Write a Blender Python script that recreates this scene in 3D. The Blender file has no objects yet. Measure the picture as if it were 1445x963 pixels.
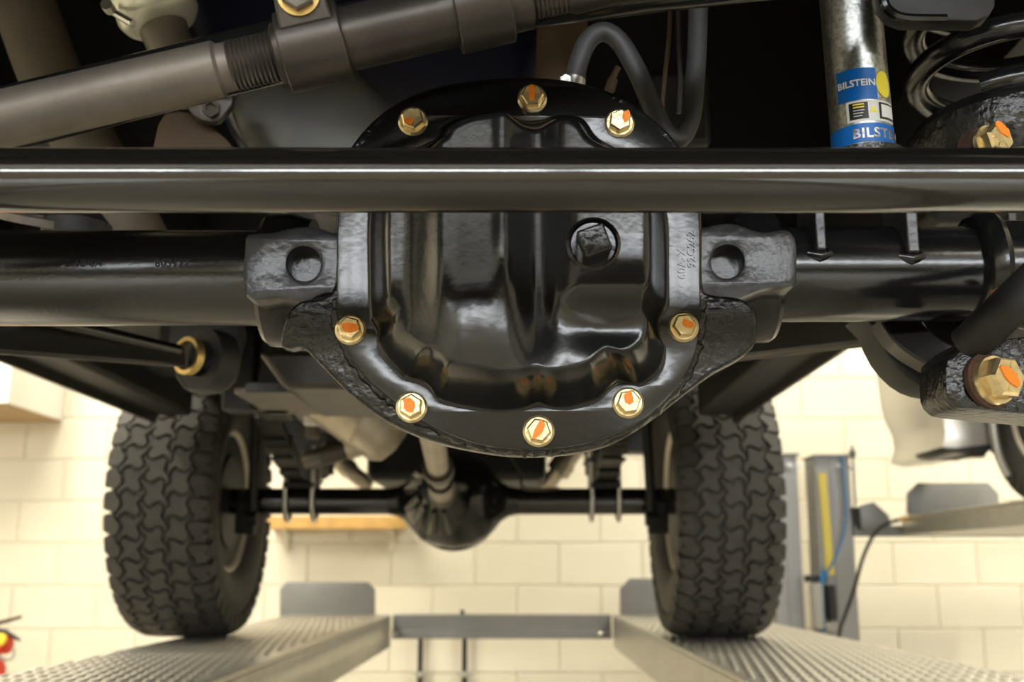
import bpy, bmesh, math, random
from mathutils import Vector, Matrix
random.seed(7)
scene = bpy.context.scene
C = scene.collection
PI = math.pi

# ---------------------------------------------------------------- camera
F = 1550.0                       # focal length in pixels of the 1445 px wide frame
CX, CY = 722.5 + 6.5, 481.5
TH = math.radians(11.66)         # camera pitched up
cam_d = bpy.data.cameras.new('camera')
cam = bpy.data.objects.new('camera', cam_d)
C.objects.link(cam)
cam_d.sensor_width = 36.0
cam_d.lens = 36.0 * F / 1445.0
cam_d.shift_x = -6.5 / 1445.0
cam.rotation_euler = (PI / 2 + TH, 0, 0)
cam_d.clip_start = 0.02
cam_d.clip_end = 100
cam_d.dof.use_dof = True
cam_d.dof.focus_distance = 0.82
cam_d.dof.aperture_fstop = 8.0
scene.camera = cam

# ---------------------------------------------------------------- world, lights, exposure
w = bpy.data.worlds.new('world')
scene.world = w
w.use_nodes = True
w.node_tree.nodes['Background'].inputs[0].default_value = (1.0, 0.97, 0.92, 1)
w.node_tree.nodes['Background'].inputs[1].default_value = 0.03

scene.view_settings.view_transform = 'Standard'
scene.view_settings.look = 'None'
scene.view_settings.gamma = 1.0
scene.view_settings.use_curve_mapping = False
scene.view_settings.exposure = 0.18

WARM = (1.0, 0.915, 0.74)
LAMPS = [  # x, y, size x, size y, watts
    (-2.3, 4.1, 2.0, 0.25, 120), (2.3, 4.1, 2.0, 0.25, 95),
    (-2.6, 2.4, 0.25, 1.8, 105), (2.7, 2.4, 0.25, 1.8, 95),
    (0.3, -2.3, 4.2, 0.25, 60),
]
WINDOW_LIGHT = ((0.92, 0.96, 1.0), 16.0)     # daylight on the frosted panes of the front wall
LAMP_Z = 2.55


def P(px, py, Y):
    """point at world depth Y that is seen at a pixel of the photograph"""
    u = (px - CX) / F
    v = -(py - CY) / F
    dy = math.cos(TH) - v * math.sin(TH)
    dz = math.sin(TH) + v * math.cos(TH)
    s = Y / dy
    return Vector((u * s, Y, dz * s))


# ---------------------------------------------------------------- materials
def mat(name, col, rough=0.5, metal=0.0, bump=0.0, bscale=60.0, var=0.0, vscale=8.0, coat=0.0,
        col2=None, emit=None, detail=3.0, rvar=0.0, spec=0.5):
    m = bpy.data.materials.new(name)
    m.use_nodes = True
    nt = m.node_tree
    b = nt.nodes['Principled BSDF']
    b.inputs['Base Color'].default_value = (*col, 1)
    b.inputs['Roughness'].default_value = rough
    b.inputs['Metallic'].default_value = metal
    b.inputs['Specular IOR Level'].default_value = spec
    b.inputs['Coat Weight'].default_value = coat
    b.inputs['Coat Roughness'].default_value = 0.12
    tc = nt.nodes.new('ShaderNodeTexCoord')
    if var > 0 or col2:
        n = nt.nodes.new('ShaderNodeTexNoise')
        n.inputs['Scale'].default_value = vscale
        n.inputs['Detail'].default_value = 5
        nt.links.new(tc.outputs['Object'], n.inputs['Vector'])
        r = nt.nodes.new('ShaderNodeValToRGB')
        c2 = col2 if col2 else tuple(c * (1 - var) for c in col)
        r.color_ramp.elements[0].position = 0.35
        r.color_ramp.elements[1].position = 0.65
        r.color_ramp.elements[0].color = (*c2, 1)
        r.color_ramp.elements[1].color = (*col, 1)
        nt.links.new(n.outputs['Fac'], r.inputs['Fac'])
        nt.links.new(r.outputs['Color'], b.inputs['Base Color'])
        if rvar > 0:
            mr = nt.nodes.new('ShaderNodeMapRange')
            mr.inputs['To Min'].default_value = max(0.02, rough - rvar)
            mr.inputs['To Max'].default_value = rough + rvar
            nt.links.new(n.outputs['Fac'], mr.inputs['Value'])
            nt.links.new(mr.outputs['Result'], b.inputs['Roughness'])
    if bump > 0:
        n2 = nt.nodes.new('ShaderNodeTexNoise')
        n2.inputs['Scale'].default_value = bscale
        n2.inputs['Detail'].default_value = detail
        nt.links.new(tc.outputs['Object'], n2.inputs['Vector'])
        bp = nt.nodes.new('ShaderNodeBump')
        bp.inputs['Strength'].default_value = bump
        bp.inputs['Distance'].default_value = 0.002
        nt.links.new(n2.outputs['Fac'], bp.inputs['Height'])
        nt.links.new(bp.outputs['Normal'], b.inputs['Normal'])
    if emit:
        b.inputs['Emission Color'].default_value = (*emit[0], 1)
        b.inputs['Emission Strength'].default_value = emit[1]
    return m


M = {}
M['gloss_black'] = mat('gloss_black_paint', (0.008, 0.008, 0.0085), 0.18, 0, 0.05, 220, spec=0.6)
M['rod_black'] = mat('rod_black_paint', (0.010, 0.009, 0.008), 0.10, 0, 0.015, 300, spec=0.95)
M['cover_black'] = mat('cover_black_paint', (0.008, 0.008, 0.0085), 0.20, 0, 0.08, 160, spec=0.65)
M['tube_black'] = mat('tube_black_paint', (0.010, 0.0095, 0.009), 0.21, 0, 0.08, 300, spec=0.85)
M['cast_black'] = mat('cast_black_paint', (0.009, 0.009, 0.009), 0.26, 0, 1.0, 130, spec=0.6)
M['lug_black'] = mat('lug_black_paint', (0.03, 0.03, 0.032), 0.30, 0.2, 0.5, 90, spec=0.7)
M['under_black'] = mat('underbody_black', (0.008, 0.008, 0.008), 0.55, 0, 0.2, 60)
M['matt_black'] = mat('matt_black', (0.011, 0.011, 0.0115), 0.55, 0, 0.1, 200)
M['arm_black'] = mat('arm_black', (0.012, 0.011, 0.010), 0.35, 0, 0.1, 90)
M['raw_steel'] = mat('raw_grey_steel', (0.20, 0.175, 0.15), 0.5, 0.55, 0.12, 240, var=0.25, vscale=30)
M['dark_steel'] = mat('dark_steel', (0.075, 0.066, 0.058), 0.38, 0.6, 0.12, 180, var=0.3, vscale=24)
M['gold'] = mat('yellow_zinc', (0.84, 0.68, 0.38), 0.28, 0.9, 0.2, 220, var=0.25, vscale=160)
M['paint_orange'] = mat('orange_paint', (1.0, 0.27, 0.015), 0.5, 0, 0.3, 400)
M['rust'] = mat('rust', (0.085, 0.04, 0.026), 0.85, 0, 0.8, 120, var=0.5, vscale=70)
M['rust_bright'] = mat('rust_bright', (0.45, 0.15, 0.03), 0.85, 0, 0.8, 120, var=0.5, vscale=70)
M['rubber'] = mat('hose_rubber', (0.05, 0.05, 0.052), 0.48, 0, 0.12, 500)
M['zinc'] = mat('bright_zinc', (0.62, 0.61, 0.58), 0.3, 0.95, 0.1, 250)
M['shock'] = mat('galvanised_shock', (0.50, 0.50, 0.47), 0.33, 1.0, 0.10, 350, var=0.45, vscale=260)
M['label_blue'] = mat('label_blue', (0.0, 0.13, 0.50), 0.35)
M['label_white'] = mat('label_white', (0.75, 0.76, 0.76), 0.35)
M['label_black'] = mat('label_black', (0.012, 0.012, 0.012), 0.4)
M['label_yellow'] = mat('label_yellow', (0.85, 0.72, 0.05), 0.4)
M['navy'] = mat('navy_pan', (0.004, 0.005, 0.022), 0.3, 0, 0.1, 60, spec=0.6)
M['pan_grey'] = mat('grey_pan', (0.085, 0.083, 0.072), 0.42, 0.4, 0.2, 60, col2=(0.03, 0.032, 0.04), vscale=6)
M['tan_metal'] = mat('tan_undercoat', (0.12, 0.098, 0.072), 0.6, 0, 0.2, 60, var=0.25, vscale=14)
M['brown_pipe'] = mat('brown_pipe', (0.085, 0.052, 0.026), 0.6, 0.2, 0.2, 60, var=0.3, vscale=16)
M['exhaust'] = mat('exhaust_steel', (0.50, 0.44, 0.35), 0.42, 0.7, 0.15, 60, var=0.25, vscale=14)
M['canister'] = mat('bright_canister', (0.80, 0.80, 0.68), 0.35, 0.6)
M['tyre'] = mat('tyre_rubber', (0.058, 0.054, 0.048), 0.7, 0, 0.25, 160, var=0.25, vscale=30)
M['rim'] = mat('rim_alloy', (0.78, 0.71, 0.58), 0.4, 0.25, 0.05, 60)
M['cream'] = mat('cream_painted_block', (0.83, 0.785, 0.66), 0.5, 0, 0.3, 70, var=0.04, vscale=5)
M['cream2'] = mat('cream_painted_block_b', (0.82, 0.775, 0.645), 0.5, 0, 0.3, 70, var=0.04, vscale=4)
M['mortar'] = mat('cream_painted_mortar', (0.82, 0.775, 0.65), 0.6, 0, 0.4, 60)
M['floor'] = mat('floor_epoxy', (0.40, 0.375, 0.32), 0.4, 0, 0.05, 20, var=0.2, vscale=2)
M['ceil'] = mat('white_ceiling', (0.75, 0.73, 0.68), 0.8)
M['galv'] = mat('galvanised_plate', (0.50, 0.485, 0.44), 0.34, 0.75, 0.15, 90, var=0.12, vscale=20)
M['lift_grey'] = mat('lift_grey_paint', (0.24, 0.245, 0.25), 0.42, 0.1, 0.08, 90, var=0.08, vscale=12)
M['post_grey'] = mat('post_grey_paint', (0.36, 0.365, 0.38), 0.45, 0.1, 0.05, 90)
M['yellow'] = mat('yellow_tape', (0.80, 0.66, 0.14), 0.6, 0, 0.1, 60)
M['blue_hose'] = mat('blue_hose', (0.03, 0.20, 0.46), 0.45)
M['black_pl'] = mat('black_plastic', (0.015, 0.015, 0.015), 0.5)
M['grey_pl'] = mat('grey_plastic', (0.42, 0.42, 0.39), 0.5)
M['red'] = mat('red_paint', (0.75, 0.05, 0.015), 0.35)
M['wood'] = mat('pine_wood', (0.72, 0.44, 0.15), 0.55, 0, 0.2, 40, var=0.25, vscale=12)
M['white_cab'] = mat('white_cabinet', (0.86, 0.84, 0.80), 0.45)
M['brown_board'] = mat('brown_board', (0.42, 0.28, 0.14), 0.65)
M['silver_car'] = mat('silver_car_paint', (0.55, 0.53, 0.48), 0.32, 0.5, coat=0.5)
M['lamp_body'] = mat('lamp_white', (0.8, 0.8, 0.78), 0.5)
M['brass'] = mat('brass', (0.75, 0.55, 0.22), 0.35, 0.9)


# ---------------------------------------------------------------- geometry helpers
class G:
    def __init__(s):
        s.v, s.f, s.m = [], [], []
        s.mi = 0

    def add(s, vs, fs):
        o = len(s.v)
        s.v += [Vector(a) for a in vs]
        s.f += [tuple(i + o for i in f) for f in fs]
        s.m += [s.mi] * len(fs)
        return s

    def box(s, lo, hi):
        (a, b, c), (d, e, f) = lo, hi
        vs = [(a, b, c), (d, b, c), (d, e, c), (a, e, c), (a, b, f), (d, b, f), (d, e, f), (a, e, f)]
        return s.add(vs, [(3, 2, 1, 0), (4, 5, 6, 7), (0, 1, 5, 4), (1, 2, 6, 5), (2, 3, 7, 6), (3, 0, 4, 7)])

    def tube(s, path, rad, n=20, caps=True, ell=1.0):
        path = [Vector(p) for p in path]
        k = len(path)
        rad = rad if isinstance(rad, (list, tuple)) else [rad] * k
        t0 = (path[1] - path[0]).normalized()
        up = Vector((0, 0, 1)) if abs(t0.z) < 0.9 else Vector((0, 1, 0))
        nrm = (up - t0 * up.dot(t0)).normalized()
        vs = []
        for i, p in enumerate(path):
            a = path[max(i - 1, 0)]
            b = path[min(i + 1, k - 1)]
            t = (b - a).normalized()
            nrm = (nrm - t * nrm.dot(t)).normalized()
            bi = t.cross(nrm)
            for j in range(n):
                an = 2 * PI * j / n
                vs.append(p + nrm * math.cos(an) * rad[i] + bi * math.sin(an) * rad[i] * ell)
        fs = []
        for i in range(k - 1):
            for j in range(n):
                j2 = (j + 1) % n
                fs.append((i * n + j, i * n + j2, (i + 1) * n + j2, (i + 1) * n + j))
        if caps:
            fs.append(tuple(range(n))[::-1])
            fs.append(tuple((k - 1) * n + j for j in range(n)))
        return s.add(vs, fs)

    def lathe(s, prof, origin, axis, n=32, closed=False):
        """prof: (distance along axis, radius)"""
        ax = Vector(axis).normalized()
        up = Vector((0, 0, 1)) if abs(ax.z) < 0.9 else Vector((1, 0, 0))
        e1 = (up - ax * up.dot(ax)).normalized()
        e2 = ax.cross(e1)
        o = Vector(origin)
        k = len(prof)
        vs = [o + ax * t + (e1 * math.cos(2 * PI * j / n) + e2 * math.sin(2 * PI * j / n)) * r
              for t, r in prof for j in range(n)]
        fs = []
        for i in range(k if closed else k - 1):
            i2 = (i + 1) % k
            for j in range(n):
                j2 = (j + 1) % n
                fs.append((i * n + j, i * n + j2, i2 * n + j2, i2 * n + j))
        if not closed:
            if prof[0][1] > 1e-6:
                fs.append(tuple(range(n))[::-1])
            if prof[-1][1] > 1e-6:
                fs.append(tuple((k - 1) * n + j for j in range(n)))
        return s.add(vs, fs)

    def prism(s, poly, ext):
        ext = Vector(ext)
        n = len(poly)
        vs = [Vector(p) for p in poly] + [Vector(p) + ext for p in poly]
        fs = [tuple(range(n)), tuple(range(2 * n - 1, n - 1, -1))]
        for i in range(n):
            j = (i + 1) % n
            fs.append((i, i + n, j + n, j))
        return s.add(vs, fs)


def smooth_path(pts, sub=6):
    pts = [Vector(p) for p in pts]
    out = []
    for i in range(len(pts) - 1):
        p0 = pts[max(i - 1, 0)]
        p1, p2 = pts[i], pts[i + 1]
        p3 = pts[min(i + 2, len(pts) - 1)]
        for k in range(sub):
            t = k / sub
            out.append(0.5 * ((2 * p1) + (p2 - p0) * t + (2 * p0 - 5 * p1 + 4 * p2 - p3) * t * t
                              + (3 * p1 - p0 - 3 * p2 + p3) * t ** 3))
    out.append(pts[-1])
    return out


def smooth_loop(pts, sub=4):
    n = len(pts)
    out = []
    for i in range(n):
        p0, p1, p2, p3 = (Vector(pts[(i + d) % n]) for d in (-1, 0, 1, 2))
        for k in range(sub):
            t = k / sub
            out.append(0.5 * ((2 * p1) + (p2 - p0) * t + (2 * p0 - 5 * p1 + 4 * p2 - p3) * t * t
                              + (3 * p1 - p0 - 3 * p2 + p3) * t ** 3))
    return out


def wloc(o):
    return o.location if o.parent is None else wloc(o.parent)


def obj(name, g, mats, parent=None, bevel=0.0, seg=2, sharp=38, flat=False, kind=None, loc=None):
    me = bpy.data.meshes.new(name)
    if loc is None:
        off = wloc(parent) if parent else Vector((0, 0, 0))
    else:
        off = Vector(loc)
    me.from_pydata([tuple(v - off) for v in g.v], [], g.f)
    mats = mats if isinstance(mats, (list, tuple)) else [mats]
    for m in mats:
        me.materials.append(M[m] if isinstance(m, str) else m)
    if len(mats) > 1:
        me.polygons.foreach_set('material_index', g.m)
    bm = bmesh.new()
    bm.from_mesh(me)
    bmesh.ops.remove_doubles(bm, verts=bm.verts, dist=1e-6)
    bmesh.ops.recalc_face_normals(bm, faces=bm.faces)
    if not flat:
        for f in bm.faces:
            f.smooth = True
        lim = math.radians(sharp)
        for e in bm.edges:
            if len(e.link_faces) == 2 and e.calc_face_angle(0) > lim:
                e.smooth = False
    bm.to_mesh(me)
    bm.free()
    o = bpy.data.objects.new(name, me)
    C.objects.link(o)
    if parent:
        o.parent = parent
    elif loc is not None:
        o.location = off
    if bevel > 0:
        b = o.modifiers.new('bevel', 'BEVEL')
        b.width = bevel
        b.segments = seg
        b.limit_method = 'ANGLE'
        b.angle_limit = math.radians(40)
        b.harden_normals = False
    if kind:
        o['kind'] = kind
    return o


def tag(o, label, cat, group=None):
    o['label'] = label
    o['category'] = cat
    if group:
        o['group'] = group
    return o


def thing(name, label, cat, loc=(0, 0, 0), group=None):
    o = bpy.data.objects.new(name, None)
    o.empty_display_size = 0.05
    C.objects.link(o)
    o.location = loc
    return tag(o, label, cat, group)


def struct(name, g, m, **k):
    o = obj(name, g, m, **k)
    o['kind'] = 'structure'
    return o


def curve_plate(loops, Y0, depth, bevel=0.0):
    """flat plate in a plane of constant Y; loops of (x, z), later loops are holes; front face at Y0"""
    cu = bpy.data.curves.new('tmp', 'CURVE')
    cu.dimensions = '2D'
    cu.fill_mode = 'BOTH'
    cu.extrude = depth / 2 - bevel
    cu.bevel_depth = bevel
    cu.bevel_resolution = 1
    for lp in loops:
        sp = cu.splines.new('POLY')
        sp.points.add(len(lp) - 1)
        for i, p in enumerate(lp):
            sp.points[i].co = (p[0], p[1], 0, 1)
        sp.use_cyclic_u = True
    return _curve_geo(cu, lambda v: Vector((v.x, Y0 + depth / 2 + v.z, v.y)))


def _curve_geo(cu, fn):
    o = bpy.data.objects.new('tmp', cu)
    C.objects.link(o)
    dg = bpy.context.evaluated_depsgraph_get()
    dg.update()
    me = bpy.data.meshes.new_from_object(o.evaluated_get(dg))
    g = G()
    g.add([fn(v.co) for v in me.vertices], [tuple(p.vertices) for p in me.polygons])
    bpy.data.meshes.remove(me)
    bpy.data.objects.remove(o)
    bpy.data.curves.remove(cu)
    return g


def text_geo(txt, size, fn, extrude=0.0003, space=1.0, bold=0.0):
    cu = bpy.data.curves.new('tmp', 'FONT')
    cu.body = txt
    cu.size = size
    cu.extrude = extrude
    cu.align_x = 'CENTER'
    cu.align_y = 'CENTER'
    cu.space_character = space
    cu.resolution_u = 3
    cu.offset = bold
    return _curve_geo(cu, fn)


def pix_loop(pts, Y, sub=0):
    q = [P(x, y, Y) for x, y in pts]
    if sub:
        q = smooth_loop(q, sub)
    return [(p.x, p.z) for p in q]


def circ_pix(px, py, rpx, Y, n=28):
    return pix_loop([(px + rpx * math.cos(2 * PI * i / n), py + rpx * math.sin(2 * PI * i / n)) for i in range(n)], Y)


def basis(ax):
    ax = Vector(ax).normalized()
    up = Vector((0, 0, 1)) if abs(ax.z) < 0.9 else Vector((1, 0, 0))
    e1 = (up - ax * up.dot(ax)).normalized()
    return ax, e1, ax.cross(e1)


def hex_bolt(parent, c, axis, rf, rh, h, mark=(0, 0, 0.4, 0.7, 0), rot=0.2, name='hex_bolt', ticks=True, m='gold'):
    """flanged hex bolt: seat at c, head pointing along axis; mark = (u, v, half width, half length, angle) in hex radii"""
    ax, e1, e2 = basis(axis)
    c = Vector(c)
    g = G()
    g.lathe([(0, rf * 0.9), (0.0, rf), (h * 0.12, rf), (h * 0.3, rh * 1.12), (h * 0.3, rh * 0.5)], c, ax, 28)
    rings = [(h * 0.2, 1.0), (h * 0.86, 1.0), (h, 0.86)]
    vs = []
    for t, k in rings:
        for j in range(6):
            a = PI / 3 * j + rot
            vs.append(c + ax * t + (e1 * math.cos(a) + e2 * math.sin(a)) * rh * k)
    fs = [tuple(12 + j for j in range(6))]
    for i in range(2):
        for j in range(6):
            j2 = (j + 1) % 6
            fs.append((i * 6 + j, i * 6 + j2, i * 6 + 6 + j2, i * 6 + 6 + j))
    g.add(vs, fs)
    if ticks:
        for j in range(6):
            a = PI / 3 * j + rot + 0.3
            d = e1 * math.cos(a) + e2 * math.sin(a)
            n = ax.cross(d)
            p = c + ax * h
            q = [p + d * rh * 0.42 - n * rh * 0.035, p + d * rh * 0.68 - n * rh * 0.035,
                 p + d * rh * 0.68 + n * rh * 0.035, p + d * rh * 0.42 + n * rh * 0.035]
            g.prism(q, ax * h * 0.04)
    b = obj(name, g, m, parent, sharp=25)
    u, v, hw, hl, an = mark
    hw, hl = hw * 1.3, hl * 1.25
    pts = []
    nn = 12
    for j in range(nn):
        a = 2 * PI * j / nn
        k = 1 + random.uniform(-0.18, 0.18)
        x, y = math.cos(a) * hw * k, math.sin(a) * hl * k
        x, y = x * math.cos(an) - y * math.sin(an) + u, x * math.sin(an) + y * math.cos(an) + v
        pts.append(c + ax * (h * 1.0) + (e1 * y + e2 * x) * rh)
    gm = G()
    gm.prism(pts, ax * h * 0.06)
    obj('paint_mark', gm, 'paint_orange', b, flat=True)
    return b


# ================================================================ THE ROOM
FLOOR_Z, CEIL_Z, WALL_Y = -1.72, 2.75, 5.5
XL, XR, YF = -4.2, 6.2, -5.2
struct('floor', G().box((XL - .2, YF, FLOOR_Z - .1), (XR + .2, WALL_Y + .2, FLOOR_Z)), 'floor', flat=True)
struct('ceiling', G().box((XL - .2, YF, CEIL_Z), (XR + .2, WALL_Y + .2, CEIL_Z + .1)), 'ceil', flat=True)
struct('wall_left', G().box((XL - .2, YF, FLOOR_Z), (XL, WALL_Y, CEIL_Z)), 'mortar', flat=True)
struct('wall_right', G().box((XR, YF, FLOOR_Z), (XR + .2, WALL_Y, CEIL_Z)), 'mortar', flat=True)
struct('wall_front', G().box((XL - .2, YF - .2, FLOOR_Z), (XR + .2, YF, CEIL_Z)), 'mortar', flat=True)
wall = struct('wall_back', G().box((XL, WALL_Y, FLOOR_Z), (XR, WALL_Y + .2, CEIL_Z)), 'mortar', flat=True)


M['pane'] = mat('frosted_daylight_pane', (0.8, 0.82, 0.85), 0.4, emit=WINDOW_LIGHT)
for k in range(4):
    wx, hw_, wz0, wz1 = -2.85 + k * 2.1, .95, 1.40, 2.05
    g = G()
    for lo_, hi_ in (((wx - hw_ - .06, YF, wz0 - .06), (wx - hw_, YF + .07, wz1 + .06)), ((wx + hw_, YF, wz0 - .06), (wx + hw_ + .06, YF + .07, wz1 + .06)),
                     ((wx - hw_, YF, wz1), (wx + hw_, YF + .07, wz1 + .06)), ((wx - hw_, YF, wz0 - .06), (wx + hw_, YF + .07, wz0))):
        g.box(lo_, hi_)
    wn = struct('window_%d' % (k + 1), g, 'lamp_body', flat=True)
    obj('pane', G().box((wx - hw_, YF + .01, wz0), (wx + hw_, YF + .03, wz1)), 'pane', wn, flat=True)


def block_mesh(wd, ht, m):
    d, c, j = 0.008, 0.004, 0.002
    x, z = wd / 2 - j, ht / 2 - j
    vs = [(-x, 0, -z), (x, 0, -z), (x, 0, z), (-x, 0, z),
          (-x, -d + c, -z), (x, -d + c, -z), (x, -d + c, z), (-x, -d + c, z),
          (-x + c, -d, -z + c), (x - c, -d, -z + c), (x - c, -d, z - c), (-x + c, -d, z - c)]
    fs = [(8, 9, 10, 11)]
    for a in (0, 4):
        for k in range(4):
            k2 = (k + 1) % 4
            fs.append((a + k, a + k2, a + 4 + k2, a + 4 + k))
    me = bpy.data.meshes.new('block')
    me.from_pydata(vs, [], fs)
    me.materials.append(M[m])
    bm = bmesh.new(); bm.from_mesh(me)
    bmesh.ops.recalc_face_normals(bm, faces=bm.faces)
    bm.to_mesh(me); bm.free()
    return me


BW, BH = 0.41, 0.2055
bms = [block_mesh(BW, BH, 'cream'), block_mesh(BW, BH, 'cream2')]
z0 = P(300, 707, WALL_Y).z
x0 = P(27, 740, WALL_Y).x
for r in range(-7, 7):
    for c in range(-2, 15):
        o = bpy.data.objects.new('block', random.choice(bms))
        C.objects.link(o)
        o.parent = wall
        o.location = (x0 + (c + 0.5) * BW + (BW / 2 if r % 2 == 0 else 0), WALL_Y + random.uniform(-.0012, .0012),
                      z0 + (r + 0.5) * BH)

# ceiling lamps: the light of the place
for i, (x, y, sx, sy, wt) in enumerate(LAMPS):
    lab = ['white ceiling lamp on the left near the block wall', 'white ceiling lamp on the right near the block wall',
           'white ceiling lamp along the left side of the bay', 'white ceiling lamp along the right side of the bay',
           'white ceiling lamp across the room in front of the car'][i]
    t = thing('ceiling_lamp', lab, 'lamp', (x, y, LAMP_Z), 'ceiling lamps')
    obj('lamp_housing', G().box((x - sx / 2 - .03, y - sy / 2 - .03, LAMP_Z + .01), (x + sx / 2 + .03, y + sy / 2 + .03, LAMP_Z + .07)),
        'lamp_body', t, bevel=.008)
    obj('hanger_rod', G().tube([(x, y, LAMP_Z + .05), (x, y, CEIL_Z)], .008, 8), 'lamp_body', t)
    ld = bpy.data.lights.new('lamp_tube', 'AREA')
    ld.shape = 'RECTANGLE'
    ld.size, ld.size_y = sx, sy
    ld.energy = wt
    ld.color = WARM
    lo = bpy.data.objects.new('lamp_tube', ld)
    C.objects.link(lo)
    lo.parent = t
    lo.location = (0, 0, 0)

# wall cabinet on the left
cb = P(88, 594, WALL_Y - .02)
g = G().box((cb.x - .9, WALL_Y - .62, cb.z), (cb.x, WALL_Y - .017, cb.z + .62))
t = thing('wall_cabinet', 'white wall cabinet with brown underside high on the left wall section', 'cabinet', (cb.x - .45, WALL_Y - .3, cb.z))
obj('cabinet_body', g, 'white_cab', t, bevel=.004)
obj('underside_board', G().box((cb.x - .89, WALL_Y - .61, cb.z - .008), (cb.x - .012, WALL_Y - .017, cb.z + .001)), 'brown_board', t)

# pine shelf
a, b = P(378, 729, WALL_Y - .14), P(570, 747, WALL_Y - .14)
t = thing('wall_shelf', 'pine board shelf on the block wall behind the rear axle', 'shelf', ((a.x + b.x) / 2, WALL_Y - .08, b.z))
obj('board', G().box((a.x, WALL_Y - .15, b.z), (b.x, WALL_Y - .015, a.z)), 'wood', t, bevel=.003)
for x in (a.x + .07, b.x - .07):
    obj('bracket', G().box((x - .012, WALL_Y - .03, b.z - .10), (x + .012, WALL_Y - .015, b.z + .002))
        .box((x - .012, WALL_Y - .13, b.z - .012), (x + .012, WALL_Y - .02, b.z + .001)), 'mortar', t)

# two black pipes on the wall
for k, (px, lab) in enumerate(((594, 'black pipe clamped to the wall, nearer the left runway'),
                               (656, 'black pipe clamped to the wall, nearer the right runway'))):
    top = P(px, 866, WALL_Y - .04)
    t = thing('wall_pipe', lab, 'pipe', (top.x, WALL_Y - .04, FLOOR_Z), 'black pipes on the wall')
    obj('pipe', G().tube([(top.x, WALL_Y - .04, FLOOR_Z), (top.x, WALL_Y - .04, top.z - (.02 if k == 0 else 0))], .0125, 12), 'black_pl', t)
    for yy in (952,):
        c = P(px, yy, WALL_Y - .04)
        obj('clamp', G().lathe([(-.012, .0165), (.012, .0165)], c, (0, 0, 1), 14)
            .box((c.x - .03, WALL_Y - .03, c.z - .01), (c.x + .03, WALL_Y - .014, c.z + .01)), 'zinc', t)

# fire extinguisher at the left edge
c = P(-14, 905, 4.9)
t = thing('fire_extinguisher', 'red fire extinguisher with black lever at the far left', 'extinguisher', (c.x, 4.9, c.z - .5))
obj('cylinder', G().lathe([(-.5, .06), (-.49, .075), (-.08, .075), (-.03, .05), (0, .026), (.01, .026)], c + Vector((0, 0, -.03)), (0, 0, 1), 24), 'red', t)
obj('valve_head', G().lathe([(-.03, .028), (.0, .034), (.03, .03), (.045, .02)], c, (0, 0, 1), 16), 'brass', t)
obj('cap', G().lathe([(-.035, .030), (-.03, .040), (.01, .040), (.016, .03)], P(8, 910, 4.88), (0.9, -.3, 0), 16), 'red', t)
obj('pressure_gauge', G().lathe([(-.01, .026), (.012, .026), (.014, .02)], P(0, 903, 4.83), (0.2, -1, 0), 16), 'label_yellow', t)
obj('upper_lever', G().tube([P(-20, 884, 4.88), P(5, 878, 4.88), P(30, 871, 4.88)], [.012, .009, .007], 10), 'brown_pipe', t)
obj('lower_lever', G().tube([P(-15, 889, 4.88), P(8, 892, 4.88), P(28, 904, 4.88)], [.012, .012, .007], 10), 'black_pl', t)
obj('hose', G().tube(smooth_path([P(-5, 925, 4.88), P(8, 932, 4.88), P(18, 928, 4.88), P(20, 915, 4.88)], 5), .007, 8), 'grey_pl', t)
obj('wall_bracket', G().box((c.x - .02, 4.96, c.z - .35), (c.x + .02, WALL_Y, c.z - .30)), 'zinc', t)

# ================================================================ THE LIFT THE CAR STANDS ON
RZ = P(450, 900, 3.37).z - .0
RZ = -0.204
LEND = 5.0


def runway(x0, x1, label, inner):
    t = thing('lift_runway', label, 'runway', ((x0 + x1) / 2, 2.3, RZ - .13), 'runways of the near lift')
    g = G().box((x0, -1.2, RZ - .012), (x1, LEND, RZ))
    obj('deck_plate', g, 'galv', t, bevel=.003)
    for x, s in ((x0, 1), (x1, -1)):
        g = G().box((min(x, x + s * .008), -1.2, RZ - .13), (max(x, x + s * .008), LEND, RZ - .0125))
        g.box((min(x, x + s * .05), -1.2, RZ - .138), (max(x, x + s * .05), LEND, RZ - .13))
        obj('side_beam', g, 'galv', t, bevel=.002)
    # raised grip studs
    vs, fs = [], []
    pitch, pitch_y = .0245, .078
    ny = int((LEND - 1.4) / pitch_y)
    nx = int((x1 - x0 - .03) / pitch)
    ring = 8
    for iy in range(ny):
        for ix in range(nx):
            cx = x0 + .02 + ix * pitch + (pitch / 2 if iy % 2 else 0)
            cy = 1.4 + iy * pitch_y
            o = len(vs)
            for r, z in ((.0092, 0), (.006, .0030)):
                for j in range(ring):
                    a = 2 * PI * j / ring
                    vs.append((cx + r * math.cos(a), cy + r * 3.2 * math.sin(a), RZ + z))
            for j in range(ring):
                j2 = (j + 1) % ring
                fs.append((o + j, o + j2, o + ring + j2, o + ring + j))
            fs.append(tuple(o + ring + j for j in range(ring)))
    g = G(); g.v = [Vector(v) for v in vs]; g.f = fs; g.m = [0] * len(fs)
    obj('grip_studs', g, 'galv', t, kind='stuff')
    return t


runway(-1.0, -.555, 'galvanised lift runway with grip studs under the left rear tyre', 1)
runway(.425, .97, 'galvanised lift runway with grip studs under the right rear tyre', -1)

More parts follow.
